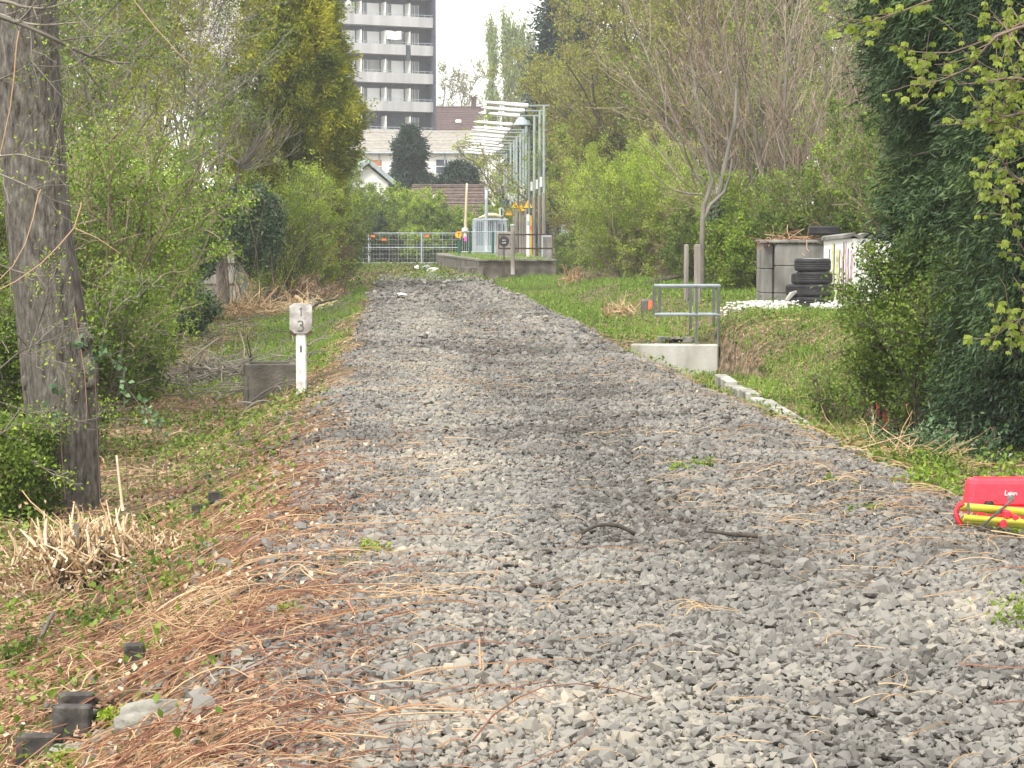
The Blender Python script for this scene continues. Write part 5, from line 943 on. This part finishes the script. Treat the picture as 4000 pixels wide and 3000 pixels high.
shrub(382, B(4000, 8.1), .07, .07, 'small bramble sprig at the lower right edge', 'bramble_bush', n=5, leaf='mid', nleaf=5, lsize=.035, tw=.0025, n2=4, n3=2, spread=2, cat='weed')

# --- left side
b_ = B(245, 16.2); d = 16.2; P = [np.array([b_[0], b_[1], b_[2]-.15])]+pw([(255, 1900), (243, 1650), (226, 1420), (195, 1180), (158, 900), (134, 633), (108, 330), (98, 0), (80, -400)], d)
rng = np.random.default_rng(400); T = plant('big_trunk_tree', P[0], 'large grey barked tree trunk at the left edge with knots', 'tree')
P = np.array(P); tt = np.linspace(0, len(P)-1, 40); ii = np.minimum(tt.astype(int), len(P)-2); ff = (tt-ii)[:, None]; P = P[ii]*(1-ff)+P[ii+1]*ff
n = 72; an = np.arange(n)*2*np.pi/n; rad = np.interp(np.linspace(0, 1, 40), [0, .045, .15, .24, .32, .4, .55, .8, 1], [.44, .275, .26, .28, .285, .27, .255, .24, .235])
ring = P[:, None]+np.stack([np.cos(an), np.sin(an), 0*an], -1)[None]*(rad[:, None]*(1+.05*noise(np.stack([np.cos(an)[None]*2+P[:, 2:3]*.3, np.sin(an)[None]*2+0*P[:, 2:3], P[:, 2:3]*.9+0*an[None]], -1), 1.2)+.035*noise(np.stack([np.cos(an)[None]*9+0*P[:, 2:3], np.sin(an)[None]*9+0*P[:, 2:3], P[:, 2:3]*1.2+0*an[None]], -1), 1)))[..., None]
i_ = np.arange(40*n).reshape(40, n); j_ = np.roll(i_, -1, 1); m = MB(); m.add(ring, np.stack([i_[:-1], j_[:-1], j_[1:], i_[1:]], -1).reshape(-1, 4)); m.build('trunk', M['bark'], T, smooth=True)
for px, py, r_ in ((330, 1330, .07), (345, 1440, .08), (355, 1490, .055), (320, 1290, .05), (130, 560, .0), (110, 1490, .06)):
    if r_:
        m = MB(); c = W(px, py, 16.08); u_, v_ = np.meshgrid(np.linspace(0, 6.283, 12), np.linspace(0, np.pi, 8)); Q = np.stack([np.cos(u_)*np.sin(v_), np.sin(u_)*np.sin(v_), np.cos(v_)], -1).reshape(-1, 3); Q = Q*(1+.25*noise(Q+px, 2))[:, None]*r_*[1, 1, 1.2]
        q_ = np.arange(96).reshape(8, 12); m.add(Q+c, np.stack([q_[:-1, :-1], q_[:-1, 1:], q_[1:, 1:], q_[1:, :-1]], -1).reshape(-1, 4)); m.build('burl', M['bark'], T, smooth=True)
m = MB()
if 0: m.tubes(np.array([pw([(180, 1600), (110, 1480), (40, 1360), (-20, 1260), (-90, 1150)], 15.8)]), np.linspace(.05, .042, 5), 10); 
# low branches sweeping across
bl = [([(-120, 30), (0, 62), (110, 105), (200, 145), (330, 215), (440, 245), (510, 247)], 14.2, .017), ([(-100, 0), (30, 5), (90, 28), (180, 35), (250, 12)], 14.4, .014), ([(-80, 50), (0, 52), (80, 90), (170, 100), (260, 92), (330, 85)], 14.6, .011), ([(230, 160), (330, 143), (420, 142), (505, 152)], 14.2, .006),
      ([(250, 25), (320, 75), (345, 110), (400, 135), (450, 130)], 14.0, .005), ([(200, 110), (240, 165), (285, 195), (330, 270), (385, 340), (420, 390), (440, 410)], 13.9, .004), ([(85, 130), (110, 230), (180, 300), (230, 370), (330, 450), (400, 475)], 13.8, .004), ([(-60, 340), (0, 310), (90, 270), (150, 225), (230, 180)], 14.4, .008), ([(-80, 620), (0, 610), (80, 600), (150, 625), (260, 650)], 13.6, .006),
      ([(-90, 650), (0, 680), (60, 705), (150, 745), (220, 790), (310, 812)], 13.6, .007), ([(-60, 1010), (60, 1060), (160, 1080), (190, 1075)], 13.4, .006), ([(0, 1440), (80, 1370), (150, 1340), (240, 1320), (300, 1280)], 13.2, .005), ([(60, 1300), (120, 1370), (200, 1420), (250, 1450), (290, 1460)], 13.3, .005), ([(110, 1380), (150, 1270), (190, 1150), (185, 1000)], 13.2, .006),
      ([(-40, 1560), (60, 1590), (130, 1620), (220, 1600), (300, 1650)], 13.0, .005), ([(-40, 1720), (60, 1660), (140, 1650), (240, 1700)], 13.0, .004), ([(130, 1800), (200, 1850), (270, 1870)], 12.8, .004), ([(370, 1580), (440, 1620), (500, 1670), (555, 1695)], 15.2, .005), ([(370, 1640), (420, 1590), (430, 1585)], 15.1, .004)]
C0 = []; m = MB(); Rr_ = []
for pts, dd, r_ in bl:
    P = np.array([W(x, y, dd+.1*math.sin(j*1.7)) for j, (x, y) in enumerate(pts)]); tt = np.linspace(0, len(P)-1, 14); ii = np.minimum(tt.astype(int), len(P)-2); ff = (tt-ii)[:, None]; P = P[ii]*(1-ff)+P[ii+1]*ff; P[1:-1] = (P[:-2]+P[1:-1]*2+P[2:])/4
    C0.append(P); Rr_.append(r_*np.linspace(1.15, .4, 14))
C0 = np.array(C0); Rr_ = np.array(Rr_); m.tubes(C0, Rr_, 6, a=rng.uniform(0, 1, len(C0)))
C1, r1 = kids(rng, C0, Rr_, 9, .15, 1, .7, .4, 7, .1, .02, .45); m.tubes(C1, np.maximum(r1, .002), 4, a=rng.uniform(0, 1, len(C1))); C2, r2 = kids(rng, C1, r1, 3, .3, 1, .6, .5, 5, .12, .02, .5); m.tubes(C2, np.maximum(r2, .0014), 3, a=rng.uniform(0, 1, len(C2)))
m.build('low_branches', M['graytwig'], T, smooth=True)
L = along(rng, C2, 3, .3, 1, .03); m = MB(); m.leaves(L, .025, rng); m.build('buds', M['spring'], T)
# orange shoots of the same tree
for pts, dd, r_ in (([(420, -200), (530, 10), (600, 100), (680, 190), (740, 250)], 13, .004), ([(75, 120), (65, 170), (55, 300), (40, 420), (10, 560), (-10, 640), (-80, 800)], 12.5, .0045), ([(160, 740), (150, 760), (130, 850), (100, 950), (50, 1040), (-60, 1150)], 12.5, .0045), ([(318, 790), (315, 810), (290, 890), (230, 960), (160, 1030), (60, 1100), (-60, 1160)], 12.5, .005), ([(290, 1200), (300, 1270), (330, 1450), (340, 1600), (335, 1650)], 15.5, .003), ([(290, 890), (380, 930), (470, 990)], 12.7, .003)):
    P = np.array([pw(pts, dd)]); m = MB(); m.tubes(P, np.linspace(r_, r_*.5, P.shape[1]), 6, a=.8); m.build('orange_shoot', M['bramble'], T, smooth=True)
LS = [(310, 31, 1.5, 3.7, 'spring', 'bright green bush right behind the big trunk', 10, .05), (400, 38, 1.4, 4.0, 'spring', 'bright green bush in the middle of the left hedge', 10, .055), (480, 48, 1.25, 4.2, 'spring', 'bright green bush before the pollarded tree', 10, .06), (250, 24, 1.2, 3.6, 'mid', 'green bush behind the left edge of the trunk', 9, .045),
      (470, 27, .8, 1.4, 'mid', 'low green bush before the left hedge', 10, .045), (120, 20, .9, 2.0, 'mid', 'green undergrowth left of the big trunk', 9, .04), (10, 15.5, .42, .8, 'mid', 'dark green bramble at the foot of the big trunk', 9, .035), (1110, 59, 1.15, 4.1, 'lime', 'light green bush between pollarded tree and golden thuja', 10, .06),
      (1150, 62, 1.4, 3.6, 'lime', 'yellow green bush at the foot of the golden thuja', 9, .07), (1250, 70, 1.3, 3.4, 'mid', 'dull green bush right of the forsythia', 9, .075), (1300, 86, .95, 4.2, 'mid', 'green bush at the right end of the left hedge', 8, .09), (1300, 100, .8, 5.5, 'spring', 'slim green tree like bush below the tower', 7, .10)]
for k, (px, d, rx, h, lf, l, nl, ls) in enumerate(LS):
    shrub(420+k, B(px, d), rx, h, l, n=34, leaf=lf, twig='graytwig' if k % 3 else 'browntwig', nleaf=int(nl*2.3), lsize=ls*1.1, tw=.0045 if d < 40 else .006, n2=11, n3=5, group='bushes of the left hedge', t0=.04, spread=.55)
for k, (px, d, py, lf, nl, l) in enumerate([(330, 40, -250, 'olive', 5, 'budding grey twigged tree behind the big trunk'), (560, 46, -260, 'olive', 5, 'tall grey twigged tree above the left hedge'), (760, 52, -200, 'mid', 4, 'thin twigged tree left of the white blossom'), (200, 36, -300, 'mid', 6, 'green budding tree at the upper left'), (640, 66, -300, 'olive', 6, 'tall olive tree far behind the left hedge'), (420, 60, -300, 'mid', 7, 'green tree far behind the big trunk'), (900, 78, -260, 'olive', 6, 'olive twigged tree behind the white blossom'), (150, 75, -260, 'mid', 8, 'far green tree behind the left edge'), (560, 90, -260, 'mid', 8, 'far green tree behind the left hedge'), (780, 100, -200, 'olive', 8, 'far olive tree behind the blossom tree'), (1000, 95, -200, 'mid', 8, 'far green tree behind the golden thuja'), (330, 95, -200, 'olive', 8, 'far olive tree behind the big trunk'), (700, 86, -250, 'mid', 9, 'far green tree between blossom tree and hedge'), (640, 108, -150, 'mid', 9, 'farthest green tree of the left side')]):
    broad_tree(440+k, B(px, d), top(py, d)+.5, l, 'hedgerow_tree', .1, 'barkgray', 'graytwig', lf, int(nl*2), .06+.0006*d, twr=.006 if d < 55 else .009, n1=24, n2=8, n3=5, t0=.22, lf=.42, group='trees above the left hedge', ang=.85, up=.07)
T = broad_tree(450, B(880, 57), top(-200, 57), 'white blossoming tree left of the golden thuja', 'blossom_tree', .12, 'bark', 'graytwig', 'white', 16, .06, n1=22, n2=7, n3=5, t0=.5, lf=.26, clump=.8, twr=.006, ljit=.05)
conifer(460, B(1135, 62), 1.95, 12.5, 'large golden green thuja beside the tower', 'golden_thuja', 'gold', n=40000, spray=.28, lw=.04, k=8, lump=.22, z0=.04, prof=lambda t: np.interp(t, [0, .12, .2, .42, .7, 1], [.2, .3, .6, 1, .64, .05]), droop=-.1, shell=.4)
# pollarded tree
d = 56; b0 = np.array(B(868, d)); rng = np.random.default_rng(470)
P = [b0-[0, 0, .1]]+pw([(862, 1000), (860, 850), (868, 740)], d); T = plant('pollarded_tree', b0, 'grey pollarded tree with forked stubby limbs above the ivy', 'tree')
m = MB(); m.tubes(np.array([P]), np.array([[.17, .15, .14, .13]]), 10); 
limbs = [[(868, 745), (840, 690), (815, 620), (790, 560), (765, 480)], [(868, 745), (900, 735), (930, 690), (940, 645), (900, 615), (850, 590)], [(850, 590), (830, 500), (822, 380)], [(815, 620), (770, 520), (740, 490)], [(868, 745), (845, 720), (850, 640)]]
LB = []
for l_ in limbs: Q = np.array([pw(l_, d-.05)]); m.tubes(Q, np.linspace(.085, .045, Q.shape[1]), 8)
m.build('trunk', M['barkgray'], T, smooth=True)
hd = np.array(pw([(935, 650), (945, 665), (930, 640), (850, 590), (825, 400), (765, 480), (850, 640)], d-.05)); i_ = rng.integers(0, len(hd), 60); i_[:30] = rng.integers(0, 3, 30)
D = np.stack([rng.normal(size=60)*.8+np.where(i_ < 3, 1.0, -.1), rng.normal(size=60)*.5, rng.uniform(-.1, 1, 60)], 1); C1 = curves(rng, hd[i_], D, 1.6*rng.uniform(.5, 1.3, 60), 10, .07, .13); m = MB(); m.tubes(C1, .013*np.linspace(1, .35, 10)[None]*np.ones((60, 1)), 4, a=rng.uniform(0, 1, 60))
C2, r2 = kids(rng, C1, .012*np.ones((60, 10)), 4, .2, 1, .4, .4, 6, .1, .1); m.tubes(C2, np.maximum(r2*.6, .005), 3, a=.6); m.build('shoots', M['graytwig'], T)
def blob_leaves(seed, cx, cy, cz, r3, n, ls, lf, label, name, cat, twigs='browntwig', nt_=12):
    rng = np.random.default_rng(seed); c = np.array([cx, cy, cz]); g = Hs(cx, cy); T = plant(name, (cx, cy, g), label, cat)
    u = rng.normal(size=(n, 3)); u /= np.linalg.norm(u, axis=1)[:, None]; rr = rng.uniform(.45, 1, n)**.6*(1+.28*noise(u*2+seed, 1)); P = c+u*rr[:, None]*np.array(r3); P = P[P[:, 2] > g-.02]
    m = MB(); m.leaves(P, ls, rng, wid=.9, nrm=(P-c)/np.array(r3)*1.2, a=np.clip(.4+.3*noise(P, 1.6)+rng.normal(size=len(P))*.22, 0, 1)); m.build('foliage', M[lf], T)
    P0 = np.array([cx, cy, g])+rng.normal(size=(nt_, 3))*[r3[0]*.4, r3[1]*.4, 0]; C = curves(rng, P0, (c-P0)+rng.normal(size=(nt_, 3))*np.array(r3)*.7, (cz-g+r3[2])*.95, 7, .15, 0); m = MB(); m.tubes(C, .012*np.linspace(1, .4, 7)[None]*np.ones((nt_, 1)), 4, a=rng.uniform(0, 1, nt_)); m.build('stems', M[twigs], T); return T
def BL(seed, px, py, rpx, rpy, d, n, ls, lf, label, name='ivy_mass', cat='ivy'):
    c = W(px, py, d); s_ = 8000/d; return blob_leaves(seed, c[0], c[1], c[2], (rpx/s_, rpx/s_*.8, rpy/s_), n, ls, lf, label, name, cat)
BL(480, 850, 800, 120, 80, 55.5, 6000, .08, 'ivy', 'glossy ivy crown hanging over the concrete boards')
BL(481, 1000, 890, 110, 170, 54, 11000, .08, 'ivy', 'tall ivy mass right of the concrete pillar')
BL(482, 790, 960, 70, 130, 53, 5000, .08, 'ivy', 'dark ivy left of the concrete boards')
BL(483, 720, 1210, 130, 110, 42, 9000, .06, 'ivy', 'dark rounded ivy mound at the foot of the left hedge')
BL(484, 1080, 930, 70, 160, 60, 5000, .08, 'mid', 'dull green climber between ivy and forsythia', 'climber', 'climber')
shrub(490, B(1195, 61), .75, top(745, 61)+.1, 'forsythia with rows of yellow flowers', 'forsythia', n=14, leaf='spring', nleaf=3, lsize=.06, tw=.007, extra=('yellow', 9, .06))
shrub(491, B(1265, 66), .75, 2.6, 'dark leafless bramble heap at the left of the track', 'bramble_heap', n=26, leaf='rust', twig='browntwig', nleaf=3, lsize=.06, tw=.008, n2=10, n3=5, spread=.9)
shrub(492, B(1225, 58), .9, 1.0, 'low reddish brown bramble heap before the dark one', 'bramble_heap', n=24, leaf='litter', twig='redtwig', nleaf=5, lsize=.06, tw=.007, n2=9, n3=5, spread=1.5)
# logs and brushwood
def log(px0, py0, px1, py1, d, r0, r1, label, name='fallen_branch', mt='bark', bend=.1):
    a = W(px0, py0, d); b_ = W(px1, py1, d); tt = np.linspace(0, 1, 8)[:, None]; P = a*(1-tt)+b_*tt; P[:, 2] += bend*np.sin(tt[:, 0]*3.1)+.0003*d*np.sin(tt[:, 0]*9)
    m = MB(); m.tubes(P[None], np.linspace(r0, r1, 8)[None], 8, cap=True); tag(m.build(name, M[mt], smooth=True), label, 'branch')
log(1035, 1155, 1120, 1180, 55, .11, .10, 'thick sawn log lying right of the ivy', 'log', bend=0)
log(1150, 1160, 1210, 1195, 54, .07, .07, 'pale log end in the brushwood', 'log', 'cutwood', 0)
log(1215, 1205, 1330, 1170, 50, .04, .015, 'curved dark fallen branch above the milestone', bend=.08)
log(1225, 1200, 1222, 1160, 50, .03, .02, 'short upright white stub on the fallen branch', mt='concpale', bend=0)
log(1900, 1050, 1880, 1075, 80, .02, .01, 'thin dead stick leaning at the platform wall', bend=0)
log(960, 1440, 1150, 1400, 30, .012, .006, 'thin grey branch pointing at the milestone', mt='barkgray')
log(2270, 2085, 2480, 2090, 10.6, .009, .012, 'arched dark bent stick standing over the ballast', mt='barkdark', bend=.055)
log(2750, 2075, 2960, 2095, 10.2, .006, .014, 'straight dark stick lying on the ballast', mt='barkdark', bend=0)
log(480, 1995, 455, 1780, 12.9, .010, .006, 'pale upright stalk behind the brush stump', mt='palewood', bend=0)
log(90, 2640, 210, 2390, 10.2, .014, .010, 'grey stick leaning on the brush stump', mt='barkgray', bend=0)
log(2520, 1120, 2680, 1085, 53, .10, .03, 'dark fallen trunk under the bushes near the wooden posts', 'log', 'barkdark', .1)
def brush(seed, px, py, d, rx, h, n, mt, r_, label, name='brush_pile', flat=.3, K=5):
    rng = np.random.default_rng(seed); b_ = np.array(B(px, d)); T = plant(name, b_, label, 'brush pile')
    P0 = b_+rng.normal(size=(n, 3))*[rx*.45, rx*.4, 0]; P0[:, 2] = H(P0[:, 0], P0[:, 1])+rng.uniform(0, h, n)*np.exp(-((P0[:, 0]-b_[0])/rx)**2*1.5); D = rng.normal(size=(n, 3)); D[:, 2] *= flat
    C = curves(rng, P0, D, rx*rng.uniform(.3, 1.1, n), K, .2, 0); m = MB(); m.tubes(C, r_*rng.uniform(.4, 1.6, (n, 1))*np.linspace(1, .5, K)[None], 4, a=rng.uniform(0, 1, n)); m.build('sticks', M[mt], T)
    C2, r2 = kids(rng, C, np.full((n, K), r_*.6), 2, .2, 1, .7, .5, 4, .2, 0, .6); m = MB(); m.tubes(C2, np.maximum(r2, r_*.3), 3, a=rng.uniform(0, 1, len(C2))); m.build('twigs', M[mt], T); return T
brush(500, 850, 1450, 30, 1.0, .35, 260, 'graytwig', .010, 'grey tangled brush pile under the left hedge')
brush(501, 960, 1190, 52, 1.1, .3, 260, 'straw', .014, 'pale cut stems piled before the ivy')
brush(502, 1180, 1195, 54, .9, .22, 200, 'cutwood', .014, 'pale splintered brushwood between log and fallen branch')
brush(503, 2235, 1130, 66, .45, .4, 90, 'straw', .014, 'small heap of upright cut stems on the grass', flat=2)
brush(504, 2420, 1200, 45, .45, .28, 120, 'straw', .010, 'small heap of cut stems on the grass nearer the railing', flat=1)
brush(505, 2330, 1085, 72, 1.0, .35, 150, 'browntwig', .014, 'brown brushwood at the foot of the round bush')
brush(506, 3520, 1790, 15.5, .55, .08, 200, 'straw', .004, 'heap of tan cut stalks on the right shoulder', flat=.15)
brush(507, 800, 2700, 8.6, .35, .05, 90, 'straw', .003, 'thin heap of tan stalks at the ballast edge', flat=.15)
# the brush stump in the foreground
rng = np.random.default_rng(510); b_ = G(330, 2330); b_ = np.array([b_[0], b_[1], b_[2]]); T = plant('coppice_stump', b_, 'cut coppiced stump bristling with pale sawn shoots at lower left', 'stump')
n = 26; a = rng.uniform(0, 6.283, n); D = np.stack([np.cos(a)*.75, np.sin(a)*.6, 1.1+0*a], 1); C = curves(rng, b_+np.stack([np.cos(a)*.05, np.sin(a)*.05, -.05+0*a], 1), D, .42*rng.uniform(.7, 1.2, n), 6, .16, .05)
m = MB(); m.tubes(C, .024*rng.uniform(.5, 1.2, (n, 1))*np.linspace(1.15, .7, 6)[None], 7, cap=True); m.build('stems', M['bark'], T, smooth=True)
C1, r1 = kids(rng, C, np.full((n, 6), .014), 14, .35, 1, .8, .5, 5, .2, .05, .8, L=.15); m = MB(); m.tubes(C1, np.maximum(r1, .0035)*rng.uniform(.5, 1.2, (len(C1), 1)), 5, a=np.clip(rng.normal(.5, .22, len(C1)), 0, 1), cap=True); m.build('cut_shoots', M['cutwood'], T)
n = 230; a = rng.uniform(0, 6.283, n); q = rng.uniform(.2, 1, n); P0 = b_+np.stack([.08+np.cos(a)*q*.52, np.sin(a)*q*.32, .2+.22*(1-q)+rng.uniform(-.05, .05, n)], 1); P0 = np.concatenate([P0, b_+rng.normal(size=(160, 3))*[.42, .18, .05]+[.6, .1, .1]]); n = len(P0)
D = np.stack([rng.normal(size=n)*.5, rng.normal(size=n)*.5, rng.uniform(.2, 1.2, n)], 1); C = curves(rng, P0, D, .13*rng.uniform(.3, 1.5, n), 3, .15, 0); m = MB(); m.tubes(C, .0055*rng.uniform(.4, 1.9, (n, 1))*np.array([[1, .85, .4]]), 6, a=rng.uniform(.4, 1, n), cap=True); m.build('sawn_stubs', M['cutwood'], T)
C9 = curves(rng, b_+rng.normal(size=(260, 3))*[.36, .2, .08]+[.2, 0, .2], rng.normal(size=(260, 3))*[1, 1, .7], .28, 6, .25, 0); m = MB(); m.tubes(C9, .0022, 4, a=rng.uniform(0, 1, 260)); m.build('thin_twigs', M['straw'], T)
P = b_+rng.normal(size=(3000, 3))*[.36, .22, .12]+[.15, 0, .18]; m = MB(); m.leaves(P, .035, rng, a=rng.uniform(0, 1, 3000)); m.build('dead_leaves', M['litter'], T)
L_ = [([(300, 2100), (200, 2030), (120, 1960), (85, 1915)], .006), ([(330, 2120), (240, 2060), (130, 1980)], .004), ([(200, 2330), (160, 2240), (110, 2180)], .007), ([(640, 2140), (700, 2110), (725, 2030)], .006), ([(870, 2330), (1060, 2330), (1070, 2200), (1000, 2060)], .003)]
m = MB()
for pts, r_ in L_: Q = np.array([pw(pts, 12.6)]); m.tubes(Q, np.linspace(r_, r_*.6, Q.shape[1]), 6, a=.8)
m.build('long_shoots', M['straw'], T, smooth=True)
# green sprigs
for k, (px, py, rx, h, lf, l) in enumerate([(1460, 2180, .12, .10, 'lime', 'bright green sprig at the left edge of the ballast'), (1330, 2220, .12, .07, 'spring', 'green sprig under the bright one'), (2640, 1850, .09, .08, 'spring', 'small weed growing in the ballast at the left'), (2730, 1830, .13, .10, 'spring', 'larger weed growing in the ballast'), (460, 2130, .1, .1, 'spring', 'nettle shoot on the stump heap'), (900, 2240, .12, .08, 'spring', 'green weed right of the stump'),
                                       (420, 2420, .22, .14, 'mid', 'green weeds below the brush stump'), (150, 2580, .25, .14, 'mid', 'green weeds at the left edge'), (620, 2560, .1, .08, 'spring', 'weed between the canes'), (480, 2830, .07, .08, 'lime', 'nettle beside the large grey rock'), (170, 2990, .09, .07, 'lime', 'nettle over the lowest black block'), (300, 3000, .08, .06, 'lime', 'nettle at the bottom edge'), (700, 2300, .1, .08, 'spring', 'green weed between stump and ballast'),
                                       (1130, 2410, .06, .05, 'spring', 'tiny weed at the ballast edge'), (3380, 2000, .12, .05, 'mid', 'flat weed left of the tripod'), (3650, 1850, .3, .13, 'spring', 'leafy weeds left of the red case'), (3900, 2090, .25, .08, 'spring', 'weeds before the tripod'), (3300, 1900, .3, .08, 'mid', 'weed carpet at the right ballast edge'), (260, 2700, .15, .1, 'mid', 'weeds behind the black blocks'), (1090, 2700, .05, .04, 'spring', 'sprout between ballast and canes'),
                                       (3090, 1430, .28, .25, 'mid', 'dark green tuft on the right slope, upper one'), (3010, 1450, .2, .16, 'mid', 'green tuft on the right slope, left one'), (2900, 1480, .2, .14, 'mid', 'green weed right of the headwall'), (3150, 1390, .18, .22, 'grass', 'grass tuft near the top of the right slope')]):
    c = G(px, py); shrub(520+k, (c[0], c[1], c[2]), rx, h, l, 'weed', n=9, leaf=lf, twig='mid', nleaf=5, lsize=.022+.02*rx, tw=.0012, n2=5, n3=2, spread=1.3, stemr=.002, cat='weed', group='green weeds along the track', ljit=.012)
# hanging vine leaves near the big trunk
rng = np.random.default_rng(560); m = MB(); PP = []
for pts in ([(470, 1430), (500, 1520), (560, 1600), (600, 1690)], [(560, 1570), (600, 1640), (640, 1700)], [(300, 1330), (340, 1370), (370, 1440)], [(390, 1360), (430, 1400), (480, 1440)], [(220, 1480), (230, 1560), (235, 1680)]):
    Q = np.array([pw(pts+[(pts[-1][0]+20, 1950)], 15.2)]); m.tubes(Q, .004, 4, a=.2); PP.append(along(rng, Q[:, :len(pts)], 26, 0, 1, .025))
T = tag(m.build('ivy_vine', M['browntwig']), 'few large ivy leaves on stems beside the big trunk', 'climber'); m = MB(); m.leaves(np.concatenate(PP), .05, rng, wid=.8, nrm=np.tile([0, -1., .4], (26*5, 1))); m.build('leaves', M['ivy'], T)

# ------------------------------------------------------------------ pale spring haze over the whole place
m = MB(); m.box((0, 145, 60), (500, 320, 124)); hz = m.build('haze', None); hz['kind'] = 'stuff'; hz['label'] = 'thin pale haze in the air'
hm = bpy.data.materials.new('haze_air'); hm.use_nodes = True; t = hm.node_tree; t.nodes.clear(); vo = t.nodes.new('ShaderNodeVolumePrincipled')
vo.inputs['Density'].default_value = HAZE; vo.inputs['Color'].default_value = (.93, .95, 1, 1); vo.inputs['Anisotropy'].default_value = .0
oo = t.nodes.new('ShaderNodeOutputMaterial'); t.links.new(vo.outputs[0], oo.inputs['Volume']); hz.data.materials.append(hm)
